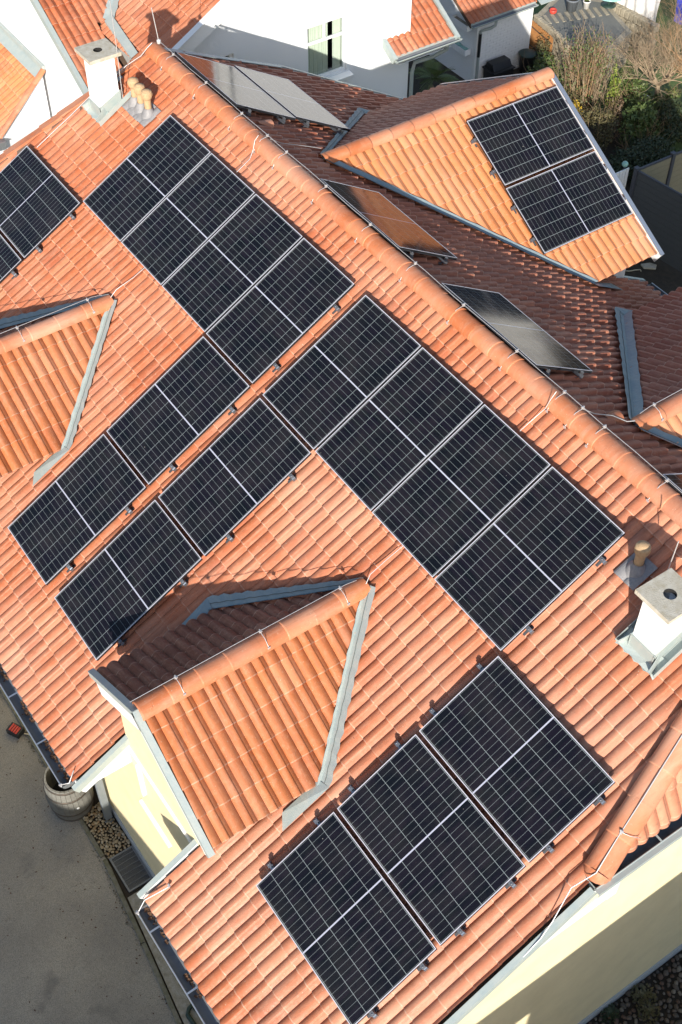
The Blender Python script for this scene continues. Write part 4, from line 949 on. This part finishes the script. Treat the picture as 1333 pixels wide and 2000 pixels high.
def branch(mb, p, d, L, r, depth, rnd, spread=.55, lift=.12, mi=0, kids=(2, 3)):
    pts = [p]; rs = [r]; n = 4; q = Vector(p); dd = Vector(d).normalized()
    for i in range(n):
        dd = (dd+V(rnd.gauss(0, .13), rnd.gauss(0, .13), rnd.gauss(0, .08)+lift*.25)).normalized(); q = q+dd*L/n; pts.append(q); rs.append(r*(1-.55*(i+1)/n))
    mb.tube(pts, rs, 5 if depth > 1 else 4, mi, caps=False)
    if depth <= 0: return
    for k in range(rnd.randint(*kids)+ (1 if depth == 1 else 0)):
        i = rnd.randint(1, n); e = (dd+V(rnd.gauss(0, spread), rnd.gauss(0, spread), rnd.gauss(0, spread*.6)+lift)).normalized(); branch(mb, pts[i], e, L*rnd.uniform(.55, .85), rs[i]*.75, depth-1, rnd, spread, lift, mi, kids)
def bush(name, label, cat, c, rad, n, size, m1, seed, stems=6, group=None):
    rnd = random.Random(seed); c = Vector(c); t = thing(name, label, cat, (c.x, c.y, -7.2), group)
    m = MB(); leafcloud(m, c, rad, n, size, rnd, lumps=9); m.build("foliage", m1, t)
    m = MB()
    for k in range(stems): branch(m, V(c.x+rnd.gauss(0, rad[0]*.2), c.y+rnd.gauss(0, rad[1]*.2), -7.2), V(rnd.gauss(0, .3), rnd.gauss(0, .3), 1), rad[2]*1.3, .012, 1, rnd, .5)
    m.build("stem", "bark_brown", t)
# tall shrub of bare upright canes
rnd = random.Random(5); t = thing("cane_shrub", "tall leafless shrub of many upright brown canes behind the cross gable", "shrub", (-5.1, 13.85, -7.2))
m = MB()
for k in range(165):
    a_ = rnd.uniform(0, 6.283); r = abs(rnd.gauss(0, .5)); bx, by = -5.15+math.cos(a_)*r*.95, 13.85+math.sin(a_)*r*.75
    out = V(math.cos(a_), math.sin(a_), 0)*rnd.uniform(.0, .22); h = rnd.uniform(1.25, 2.15)*(1-.25*min(1, r)); p = V(bx*.75-5.15*.25, by*.75+13.85*.25, -7.2); pts = [p]; dd = (V(0, 0, 1)+out).normalized()
    for i in range(5): dd = (dd+V(rnd.gauss(0, .06), rnd.gauss(0, .06), 0)).normalized(); p = p+dd*h/5; pts.append(p)
    mi = rnd.choice([0, 0, 1, 2]); r0 = rnd.uniform(.006, .015); m.tube(pts, [r0, r0*.9, r0*.75, r0*.6, r0*.4, r0*.25], 4, mi, caps=False)
    for i in (2, 3, 3, 4, 4, 5):
        q = pts[i]; e = (dd+V(rnd.gauss(0, .45), rnd.gauss(0, .45), rnd.gauss(.2, .3))).normalized(); L = rnd.uniform(.12, .4); m.tube([q, q+e*L*.5+V(rnd.gauss(0, .02), 0, 0), q+e*L], [.005, .004, .002], 3, mi, caps=False)
m.build("cane", ["bark_pale", "bark_reed", "bark_brown"], t)
m = MB()
for k in range(1500):
    a_ = rnd.uniform(0, 6.283); r = rnd.uniform(.1, .8); P = V(-5.15+math.cos(a_)*r, 13.85+math.sin(a_)*r*.8, -7.2+rnd.uniform(.2, 1.9)); A_ = V(rnd.gauss(0, 1), rnd.gauss(0, 1), rnd.gauss(0, 1)).normalized()*.035; B_ = A_.orthogonal().normalized()*.014; m.add([P-A_, P-B_, P+A_, P+B_], [(0, 1, 2, 3)])
m.build("foliage", "leaf_green", t)
bush("climber", "lime green climber lit by the sun at the right of the cane shrub", "shrub", (-4.25, 14.0, -6.35), (.16, .20, .85), 650, .035, "leaf_lime", 8, 3)
bush("green_shrub", "bright green shrub behind the climber next to the raised terrace", "shrub", (-4.6, 15.0, -6.75), (.55, .55, .5), 1500, .045, "leaf_green", 9)
bush("green_shrub", "green shrub at the foot of the cane shrub by the annex corner", "shrub", (-6.3, 13.6, -6.7), (.55, .5, .6), 1300, .04, "leaf_green", 19)
# pruned trees without leaves
def bare_tree(base, h, seed, label, mats, sp, lean=(0, 0), n0=12, dep=5):
    rnd = random.Random(seed); t = thing("bare_tree", label, "tree", (base[0], base[1], -7.2)); b = V(*base, -7.2)
    top = b+V(lean[0]*.4, lean[1]*.4, h*.22); m = MB(); m.tube([b, b*.5+top*.5+V(.02, .01, 0), top], [.075, .06, .055], 9); m.build("trunk", mats, t)
    m = MB()
    for k in range(n0):
        a_ = 6.283*k/n0+rnd.uniform(-.3, .3); e = V(math.cos(a_)*sp, math.sin(a_)*sp, .75)+V(*lean, 0)*.5; branch(m, top-V(0, 0, .03), e, h*rnd.uniform(.28, .42), .034, dep, rnd, .66, .14, 0, (2, 4))
    m.build("crown", mats, t)
bare_tree((-4.25, 15.5), 2.7, 21, "pale leafless pruned tree with knotted boughs over the hedge", "bark_pale", .95)
bare_tree((-3.55, 16.4), 2.9, 33, "leafless brown tree at the right edge in front of the blue sheet", "bark_reed", .8)
# hedge and bushes
bush("hedge", "dark clipped hedge in the shade beside the grey fence", "hedge", (-2.35, 13.1, -6.75), (.75, 1.25, .62), 5200, .040, "leaf_dark", 41, 9)
bush("olive_bush", "olive brown bush right of the upper panel of the cross gable", "shrub", (-3.55, 12.75, -6.6), (.5, .6, .75), 2300, .036, "leaf_olive", 42)
bush("brown_bush", "reddish brown twiggy bush between olive bush and light green bush", "shrub", (-3.65, 13.45, -6.6), (.38, .4, .62), 1200, .03, "leaf_brown", 43, 9)
bush("light_bush", "light green broad leaved bush in the sun in front of the arch", "shrub", (-3.05, 13.95, -6.65), (.48, .65, .55), 1500, .055, "leaf_green", 44)
bush("edge_bush", "dark green bush at the right edge under the leafless trees", "shrub", (-2.7, 15.3, -6.75), (.7, .6, .5), 1700, .045, "leaf_dark", 45)
bush("yellow_bush", "small bush with yellow autumn leaves beside the zinc verge", "shrub", (-4.55, 13.05, -6.55), (.14, .16, .22), 260, .035, "leaf_yellow", 46, 3)
bush("ivy", "dark ivy growing along the bamboo screen", "shrub", (-7.25, 14.35, -6.75), (.35, .25, .42), 900, .035, "leaf_olive", 47)
bush("green_shrub", "green shrub filling the ground between climber and pale leafless tree", "shrub", (-4.0, 14.6, -6.8), (.5, .5, .45), 1700, .042, "leaf_green", 61)
bush("green_shrub", "low green shrub under the pale leafless tree", "shrub", (-3.6, 15.3, -6.9), (.55, .5, .35), 1500, .045, "leaf_green", 62)
bush("green_shrub", "dark green shrub by the right edge behind the light bush", "shrub", (-2.9, 14.7, -6.75), (.5, .5, .5), 1700, .045, "leaf_dark", 63)
bush("olive_bush", "olive undergrowth between the bases of the brown canes", "shrub", (-5.0, 13.4, -6.8), (.6, .35, .45), 1400, .038, "leaf_olive", 64)
# garden arch of iron rods
t = thing("garden_arch", "small grey iron trellis arch in front of the pale leafless tree", "trellis", (-4.2, 15.05, -7.2)); m = MB(); n = 14
ar = [V(-4.42+.36*(1-math.cos(math.pi*i/n))/2, 14.9+.30*(1-math.cos(math.pi*i/n))/2, -6.95+.22*math.sin(math.pi*i/n)) for i in range(n+1)]
m.tube([V(-4.42, 14.9, -7.2)]+ar+[V(-4.06, 15.2, -7.2)], .011, 6); m.tube([V(-4.24, 15.05, -7.2), V(-4.24, 15.05, -6.73)], .008, 6); m.tube([V(-4.42, 14.9, -6.98), V(-4.06, 15.2, -6.98)], .008, 6); m.build("rod", "alu_dull", t)
# palm in the gap between the houses
rnd = random.Random(77); t = thing("fan_palm", "green palm in the shaded gap under the neighbour's gutter", "palm", (-7.0, 10.5, -7.2))
m = MB(); m.tube([(-7.0, 10.5, -7.2), (-7.0, 10.5, -6.35)], [.09, .07], 10); m.build("trunk", "bark_brown", t); m = MB()
for k in range(26):
    a_ = rnd.uniform(0, 6.283); el = rnd.uniform(-.1, 1.2); d = V(math.cos(a_)*math.cos(el), math.sin(a_)*math.cos(el), math.sin(el)); L = rnd.uniform(.6, .95); P = V(-7.0, 10.6, -6.2); pts = []
    for i in range(9): q = i/8; pts.append(P+d*L*q-V(0, 0, .42*q*q*L))
    m.tube(pts, .006, 4, 0, caps=False); sd_ = d.cross(V(0, 0, 1)).normalized()
    for i in range(3, 9):
        for s in (-1, 1):
            for dz in (0, .5):
                q0 = pts[i-1]*(1-dz)+pts[i]*dz; ll = .26*math.sin(math.pi*(.25+.7*(i+dz)/9)); tip = q0+(sd_*s*.8+d*.75)*ll-V(0, 0, ll*.35); wv = d*.012; m.add([q0-wv, q0+wv, tip], [(0, 1, 2)])
m.build("frond", "palm_green", t)

# --- raised terrace and what stands on it
t = thing("terrace", "raised terrace with grey slab, stone edging and slatted strip", "terrace", (-7.0, 15.6, -7.2))
dp = [(-8.16, 14.74), (-6.64, 14.5), (-5.65, 15.07), (-6.18, 16.35), (-7.79, 16.90), (-8.8, 16.2)]
m = MB(); m.prism([(x, y, -7.2) for x, y in dp], (0, 0, .88)); m.build("base", "stone_slab", t)
cx, cy = sum(p[0] for p in dp)/6, sum(p[1] for p in dp)/6
m = MB(); m.prism([(cx+(x-cx)*.86, cy+(y-cy)*.86, -6.319) for x, y in dp], (0, 0, .012)); m.build("slab", "deck_grey", t)
m = MB()
for k in range(9):
    f = k/9; a_ = V(-8.05, 15.0, -6.30)+V(.55, 1.75, 0)*f; m.bar(a_, a_+V(.42, -.16, 0), .09, .02)
m.build("slat", "stone_slab", t)
m = MB(); r_ = random.Random(4)
for k in range(16):
    f = k/16; p = V(-8.12, 14.78, -6.29)+V(1.4, -.22, 0)*f; m.box(p+V(0, 0, .015), V(.04, .0, 0), V(0, .06, 0), V(0, 0, .025+r_.uniform(0, .02)))
m.build("edging", "stone_slab", t, bevel=.01)
t = tag(MB().build("x", "bamboo"), "orange brown bamboo screen below the terrace edge", "screen"); bpy.data.objects.remove(t)
t = thing("bamboo_screen", "orange brown bamboo screen below the terrace edge", "screen", (-7.7, 14.6, -7.2)); m = MB(); r_ = random.Random(6)
for k in range(46):
    f = k/45; m.tube([(-8.15+1.05*f, 14.66-.17*f, -7.2), (-8.15+1.05*f+r_.uniform(-.005, .005), 14.66-.17*f, -6.36+r_.uniform(-.02, .02))], .0125, 5)
m.build("cane", "bamboo", t)
m = MB(); m.bar((-8.16, 14.63, -6.5), (-7.09, 14.46, -6.5), .012, .03); m.bar((-8.16, 14.63, -7.0), (-7.09, 14.46, -7.0), .012, .03); m.build("batten", "wood_dark", t)
t = thing("bowl", "red round bowl on the terrace beside the grey flower pot", "bowl", (-8.0, 15.25, -6.29)); m = MB(); m.lathe((-8.0, 15.25, -6.288), [(.0, .0), (.07, 0), (.095, .03), (.10, .09), (.085, .105), (.07, .085), (.05, .06), (0, .055)], 20); m.build("body", "red_plastic", t)
def pot(x, y, r, h, mt, label, fol):
    t = thing("flower_pot", label, "flower pot", (x, y, -6.29), "flower pots on the terrace"); m = MB(); m.lathe((x, y, -6.288), [(0, 0), (r*.72, 0), (r*.95, h*.86), (r*1.04, h*.87), (r*1.04, h), (r*.92, h), (r*.88, h*.85)], 24); m.build("body", mt, t)
    m = MB(); m.lathe((x, y, -6.288), [(r*.9, h*.86), (0, h*.88)], 16); m.build("earth", "soil", t)
    if fol: m = MB(); leafcloud(m, (x, y, -6.29+h+r*.45), (r*.9, r*.9, r*.7), 220, .035, random.Random(fol)); m.build("plant", "leaf_green", t)
pot(-7.85, 15.75, .17, .32, "pot_grey", "dark grey flower pot beside the red bowl on the terrace", 0)
pot(-7.72, 16.15, .10, .2, "pot_white", "white flower pot with a green plant on the terrace", 12)
t = thing("round_table", "teal round glass table at the back of the terrace", "table", (-7.5, 16.75, -6.29)); m = MB(); m.lathe((-7.5, 16.75, -6.29), [(.42, .30), (.43, .315), (.42, .33), (.30, .332), (.29, .345), (.27, .332), (0, .332)], 36); m.build("table_top", "teal_glass", t); m = MB(); m.tube([(-7.5, 16.75, -6.29), (-7.5, 16.75, -5.99)], .03, 10); m.lathe((-7.5, 16.75, -6.29), [(.2, 0), (.2, .02), (.03, .04)], 16); m.build("leg", "green_paint", t)
def sheet(name, label, cat, p0, p1, z0, z1, mt, seed):
    t = thing(name, label, cat, ((p0[0]+p1[0])/2, (p0[1]+p1[1])/2, z0)); m = MB(); r_ = random.Random(seed); n, k = 26, 14; vs = []; p0, p1 = V(*p0, 0), V(*p1, 0); d = (p1-p0).normalized(); nn = V(d.y, -d.x, 0)
    for side in (0, 1):
        for i in range(n+1):
            for j in range(k+1):
                vs.append(p0+(p1-p0)*i/n+V(0, 0, z0+(z1-z0)*j/k)+nn*(.035*math.sin(i*1.1+j*.35+seed)+.02*math.sin(i*.5-j*.8)+(.02 if side else 0)))
    o_ = (n+1)*(k+1); fs = []
    for i in range(n):
        for j in range(k):
            q = i*(k+1)+j; fs += [(q, q+k+1, q+k+2, q+1), (o_+q+1, o_+q+k+2, o_+q+k+1, o_+q)]
    m.add(vs, fs, 0, True); m.build("cover", mt, t)
sheet("tarpaulin", "white tarpaulin hanging behind the terrace", "tarpaulin", (-7.75, 17.15), (-6.25, 17.3), -7.2, -5.0, "white_tarp", 2)
sheet("tarpaulin", "bright blue tarpaulin at the top right corner behind the leafless trees", "tarpaulin", (-6.2, 17.9), (-4.2, 18.6), -6.5, -4.9, "blue_tarp", 5)
t = thing("garden_wall", "low stone wall at the foot of the white tarpaulin", "wall", (-6.8, 17.0, -7.2)); m = MB(); r_ = random.Random(9)
for k in range(11):
    for j in range(4): p = V(-7.7+k*.15+(.07 if j % 2 else 0), 17.03+k*.012, -7.1+j*.22); m.box(p, V(.07, .006, 0), V(0, .10, 0), V(0, 0, .10))
m.build("stone", "stone_slab", t, bevel=.02)
# --- fences and gate
FG = "grey fence panels beside the hedge"
def fence(p, q, label, mt, post0, post1):
    p, q = V(*p), V(*q); d = (q-p).normalized(); t = thing("garden_fence", label, "fence", (p.x, p.y, -7.2), FG); z0, z1 = -7.2, -5.42
    m = MB(); k = 12
    for i in range(k): h0 = z0+.05+(z1-z0-.09)*i/k; m.bar((p.x+d.x*.05, p.y+d.y*.05, h0+.068), (q.x-d.x*.05, q.y-d.y*.05, h0+.068), .022, (z1-z0-.09)/k-.006)
    m.build("slat_panel", mt, t)
    m = MB(); m.bar((p.x+d.x*.05, p.y+d.y*.05, z1-.01), (q.x-d.x*.05, q.y-d.y*.05, z1-.01), .04, .045); m.build("top_rail", "fence_slate", t)
    for a_, on in ((p, post0), (q, post1)):
        if on:
            m = MB(); m.abox(a_.x-.045, a_.x+.045, a_.y-.045, a_.y+.045, z0, -5.38); m.prism([(a_.x-.055, a_.y-.055, -5.379), (a_.x+.055, a_.y-.055, -5.379), (a_.x+.055, a_.y+.055, -5.379), (a_.x-.055, a_.y+.055, -5.379)], (0, 0, .02)); m.build("post", "fence_slate", t, bevel=.006)
fence((-.65, 11.08), (1.15, 11.30), "dark grey fence panel facing the house at the right edge", "fence_grey", True, True)
fence((-.65, 11.08), (-.62, 12.12), "beige fence panel running away from the corner post", "fence_beige", False, True)
fence((-.62, 12.12), (-.58, 13.5), "beige fence panel behind the second post at the right edge", "fence_beige", False, True)
t = thing("gate", "white slatted gate beside the cross gable verge", "gate", (-.8, 10.6, -7.2)); m = MB()
for k in range(9): m.abox(-.815, -.79, 10.18+k*.092, 10.262+k*.092, -7.15, -5.42)
m.build("slat", "white_paint", t); m = MB(); m.abox(-.84, -.816, 10.15, 11.02, -5.62, -5.54); m.abox(-.84, -.816, 10.15, 11.02, -6.8, -6.72); m.build("rail", "white_paint", t)
t = thing("ball_lamp", "teal ball lamp on top of the white gate post", "lamp", (-.86, 10.93, -5.42)); m = MB(); m.tube([(-.87, 10.93, -7.2), (-.87, 10.93, -5.40)], .03, 10); m.build("post", "fence_slate", t); m = MB(); m.lathe((-.87, 10.93, -5.40), [(.03, 0), (.06, .02), (.072, .06), (.055, .10), (.02, .125), (0, .127)], 20); m.build("globe", "teal_glass", t)
t = thing("stone", "flat grey stone on the dark ground of the recess", "stone", (.42, 10.85, -7.2)); m = MB(); m.prism([(.28, 10.75, -7.2), (.42, 10.72, -7.2), (.58, 10.92, -7.2), (.50, 11.02, -7.2), (.36, 10.95, -7.2)], (0, 0, .05)); m.build("slab", "concrete_cap", t, bevel=.012)
t = thing("hose", "pale garden hose lying in the dark recess", "hose", (.1, 10.3, -7.2)); m = MB(); m.tube([V(-.15+.05*i, 10.0+.05*i+.08*math.sin(i*1.3), -7.18) for i in range(13)], .012, 6); m.build("tube", "hose_pale", t)

lv = MB(); r_ = random.Random(31)
for k in range(150):
    x = r_.uniform(2.5, 9.5); y = -5.45-abs(r_.gauss(0, .5 if k % 3 else 1.6)); a_ = r_.uniform(0, 6.3); l = r_.uniform(.008, .022); lv.add([(x+math.cos(a_)*l, y+math.sin(a_)*l, -7.198), (x-math.sin(a_)*l*.5, y+math.cos(a_)*l*.5, -7.190), (x-math.cos(a_)*l, y-math.sin(a_)*l, -7.199), (x+math.sin(a_)*l*.5, y-math.cos(a_)*l*.5, -7.194)], [(0, 1, 2, 3)])
tag(lv.build("fallen_leaves", "leaf_litter"), "small brown leaves scattered on the asphalt along the kerb", "leaves", None, "stuff")
ms = MB()
for k in range(900):
    x = r_.uniform(-2, 9.4); yk = -5.365 if x < 6.05 else -5.365-(x-6.05)*.085; y = yk+r_.gauss(0, .018); l = r_.uniform(.006, .018); a_ = r_.uniform(0, 6.3)
    if math.sin(x*2.1)+math.sin(x*5.3+1) < -.2: continue
    ms.add([(x+math.cos(a_)*l, y+math.sin(a_)*l, -7.199), (x+math.cos(a_+2)*l, y+math.sin(a_+2)*l, -7.199), (x, y, -7.199+l*1.5)], [(0, 1, 2)])
tag(ms.build("moss", "leaf_olive"), "moss and weeds growing in the joint along the kerb", "moss", None, "stuff")
# ================================================================== BY THE WALL: barrel, gravel, grating
bcx, bcy = 4.99, -5.27
t = thing("barrel", "weathered grey wooden rain barrel under the gutter corner", "barrel", (bcx, bcy, -7.2))
m = MB(); n = 28; hts = [(.285, 0), (.315, .16), (.338, .34), (.345, .45), (.338, .56), (.318, .74), (.292, .88)]
for k in range(n):      # staves
    a0, a1 = 2*math.pi*(k+.03)/n, 2*math.pi*(k+.97)/n; vs = []
    for r, h in hts:
        for a_ in (a0, a1): vs.append((bcx+math.cos(a_)*r, bcy+math.sin(a_)*r, -7.2+h))
    for r, h in hts:
        for a_ in (a0, a1): vs.append((bcx+math.cos(a_)*(r-.028), bcy+math.sin(a_)*(r-.028), -7.2+h))
    q = len(hts); fs = []
    for i in range(q-1): fs += [(2*i, 2*i+1, 2*i+3, 2*i+2), (2*q+2*i+1, 2*q+2*i, 2*q+2*i+2, 2*q+2*i+3), (2*i+1, 2*q+2*i+1, 2*q+2*i+3, 2*i+3), (2*q+2*i, 2*i, 2*i+2, 2*q+2*i+2)]
    fs.append((2*q-2, 2*q-1, 4*q-1, 4*q-2)); m.add(vs, fs)
m.build("stave", "barrel_wood", t)
m = MB(); m.lathe((bcx, bcy, -7.2), [(.30, .30), (0, .30)], 28); m.build("water", "dark_void", t)
for h, r in ((.05, .2965), (.24, .327), (.64, .332), (.84, .302)):
    m = MB(); m.lathe((bcx, bcy, -7.2), [(r, h-.02), (r+.004, h-.02), (r+.004, h+.02), (r, h+.02)], 40); m.build("hoop", "iron_hoop", t)
m = MB(); m.lathe((bcx+.345, bcy-.02, -6.76), [(.022, -.004), (.022, .006), (0, .008)], 12, axis=(1, 0, 0)); m.build("bung", "white_paint", t)
ico = bmesh.new(); bmesh.ops.create_icosphere(ico, subdivisions=2, radius=1); IV = [v.co.copy() for v in ico.verts]; IF = [tuple(v.index for v in f.verts) for f in ico.faces]; ico.free()
for i, c in enumerate([(.13, .10, .075), (.09, .075, .06), (.20, .17, .13), (.12, .07, .045)]): mat("stone_%d" % i, c, .8, noise=(30, tuple(x*.6 for x in c), .7))  # brown pebbles, colours darkened for the deep shade at the gable wall
def gravel(name, spots, smin, smax, seed, label, pal="pebble"):
    m = MB(); r_ = random.Random(seed)
    for x, y in spots:
        s = r_.uniform(smin, smax); q = Matrix.Rotation(r_.uniform(0, 6.28), 3, 'Z') @ Matrix.Rotation(r_.gauss(0, .3), 3, 'X'); sx, sy, sz = s*r_.uniform(.8, 1.35), s*r_.uniform(.7, 1.0), s*r_.uniform(.45, .7); ph = r_.uniform(0, 6)
        vs = [q @ V(v.x*sx*(1+.12*math.sin(v.y*3+ph)), v.y*sy*(1+.12*math.sin(v.x*2.5+ph)), v.z*sz)+V(x, y, -7.185+sz*.55+r_.uniform(0, .012)) for v in IV]; m.add(vs, IF, r_.choice([0, 0, 1, 2, 3]), True)
    o = m.build(name, [pal+"_%d" % q for q in range(4)]); tag(o, label, "gravel", None, "stuff"); return o
r_ = random.Random(14); sp = []
def scatter(x0, x1, y0, y1, d, tries):
    out = []
    for _ in range(tries):
        p = (r_.uniform(x0, x1), r_.uniform(y0, y1))
        if all((p[0]-q[0])**2+(p[1]-q[1])**2 > d*d for q in out): out.append(p)
    return out
gravel("gravel", scatter(5.2, 6.07, -5.245, -4.885, .036, 5000), .017, .030, 2, "river pebbles between barrel and grating along the cream wall")
gravel("gravel", scatter(11.77, 12.7, -1.9, 1.6, .058, 6000), .020, .042, 3, "brown pebbles along the foot of the cream gable wall", "stone")
t = thing("shaft_grating", "steel grating over a light shaft beside the pebbles", "grating", (6.38, -5.05, -7.2)); x0, x1, y0, y1, zg = 6.085, 6.70, -5.245, -4.865, -7.165
m = MB(); m.abox(x0, x1, y0, y0+.025, zg-.03, zg); m.abox(x0, x1, y1-.025, y1, zg-.03, zg); m.abox(x0, x0+.025, y0+.025, y1-.025, zg-.03, zg); m.abox(x1-.025, x1, y0+.025, y1-.025, zg-.03, zg); m.build("frame", "galv", t)
m = MB()
for k in range(6): m.abox(x0+.08+k*.085, x0+.086+k*.085, y0+.0255, y1-.0255, zg-.025, zg-.001)
m.build("bar", "galv", t); m = MB()
for k in range(40): m.abox(x0+.03+k*.0140, x0+.0335+k*.0140, y0+.0256, y1-.0256, zg-.012, zg-.008)
for k in range(24): m.abox(x0+.0256, x1-.0256, y0+.03+k*.0140, y0+.0325+k*.0140, zg-.0075, zg-.004)
m.build("mesh", "galv", t); m = MB(); m.abox(x0+.03, x1-.03, y0+.03, y1-.03, -7.199, -7.19); m.build("pit", "dark_void", t)
t = thing("cable_reel", "black and red cable box lying on the asphalt with its cable", "cable box", (3.37, -5.45, -7.2)); m = MB(); q = Matrix.Rotation(.5, 3, 'Z')
m.box((3.37, -5.45, -7.14), q @ V(.115, 0, 0), q @ V(0, .085, 0), V(0, 0, .055)); m.box((3.28, -5.50, -7.15), q @ V(.03, 0, 0), q @ V(0, .03, 0), V(0, 0, .04)); m.build("case", "rubber", t, bevel=.01)
m = MB()
for k in range(4): m.box(V(3.37, -5.45, -7.079)+q @ V(-.06+k*.042, -.005*k, 0), q @ V(.014, 0, 0), q @ V(0, .062, 0), V(0, 0, .008))
m.build("rib", "red_plastic", t, bevel=.003); m = MB(); m.tube([V(3.46, -5.38, -7.17)]+[V(3.46+.022*i, -5.36+.018*i+.03*math.sin(i*1.7), -7.18+.01*(i % 2)) for i in range(1, 9)], .011, 6); m.build("cable", "rubber", t)
t = thing("hose", "pale hose end at the kerb next to the cable box", "hose", (3.6, -5.26, -7.2)); m = MB(); m.tube([(3.48, -5.36, -7.17), (3.60, -5.25, -7.16), (3.66, -5.23, -7.15), (3.80, -5.26, -7.155), (3.98, -5.27, -7.155)], .013, 7); m.build("tube", "hose_pale", t)
t = thing("boot_rack", "dark green metal frame by the wall at the bottom edge", "rack", (8.75, -5.3, -7.2)); m = MB(); zb = -7.15
m.tube([(8.9, -5.10, zb), (8.62, -5.16, zb), (8.58, -5.26, zb), (8.60, -5.36, zb+.0), (8.66, -5.42, zb), (8.95, -5.40, zb)], .030, 8); m.tube([(8.63, -5.30, zb), (8.72, -5.26, zb+.01), (8.82, -5.18, zb), (8.95, -5.14, zb)], .026, 8); m.build("frame", "green_paint", t); m = MB()
for x_, y_ in ((8.62, -5.2), (8.7, -5.41), (8.9, -5.4)): m.tube([(x_, y_, -7.2), (x_, y_, zb)], .015, 6); m.build("foot", "green_paint", t); m = MB()
def lowplant(x, y, r, h, mt, label, seed, size=.03):
    rnd = random.Random(seed); t = thing("low_plant", label, "plant", (x, y, -7.2), "plants in the pebbles"); m = MB()
    for k in range(170):
        a_ = rnd.uniform(0, 6.28); q = rnd.random(); P = V(x, y, -7.19)+V(math.cos(a_), math.sin(a_), 0)*r*q+V(0, 0, rnd.uniform(.1, 1)*h*(1-.5*q)); A_ = (V(math.cos(a_), math.sin(a_), .5)+V(rnd.gauss(0, .4), rnd.gauss(0, .4), 0)).normalized()*size*rnd.uniform(.7, 1.3); B_ = A_.cross(V(0, 0, 1)).normalized()*size*.45; m.add([P-A_*.3, P-B_, P+A_, P+B_], [(0, 1, 2, 3)])
    m.build("foliage", mt, t); m = MB()
    for k in range(7): a_ = k*.9; m.tube([(x, y, -7.2), (x+math.cos(a_)*r*.3, y+math.sin(a_)*r*.3, -7.2+h*.6)], .004, 4)
    m.build("stem", "bark_brown", t)
lowplant(11.93, -.25, .17, .2, "leaf_olive", "yellowish leafy plant in the pebbles at the bottom right", 1, .035)
lowplant(11.84, -.78, .13, .16, "leaf_dark", "dark leafy plant against the plinth at the bottom right", 2)
lowplant(12.12, -.32, .15, .16, "leaf_olive", "sparse plant at the outer edge of the pebbles", 3)
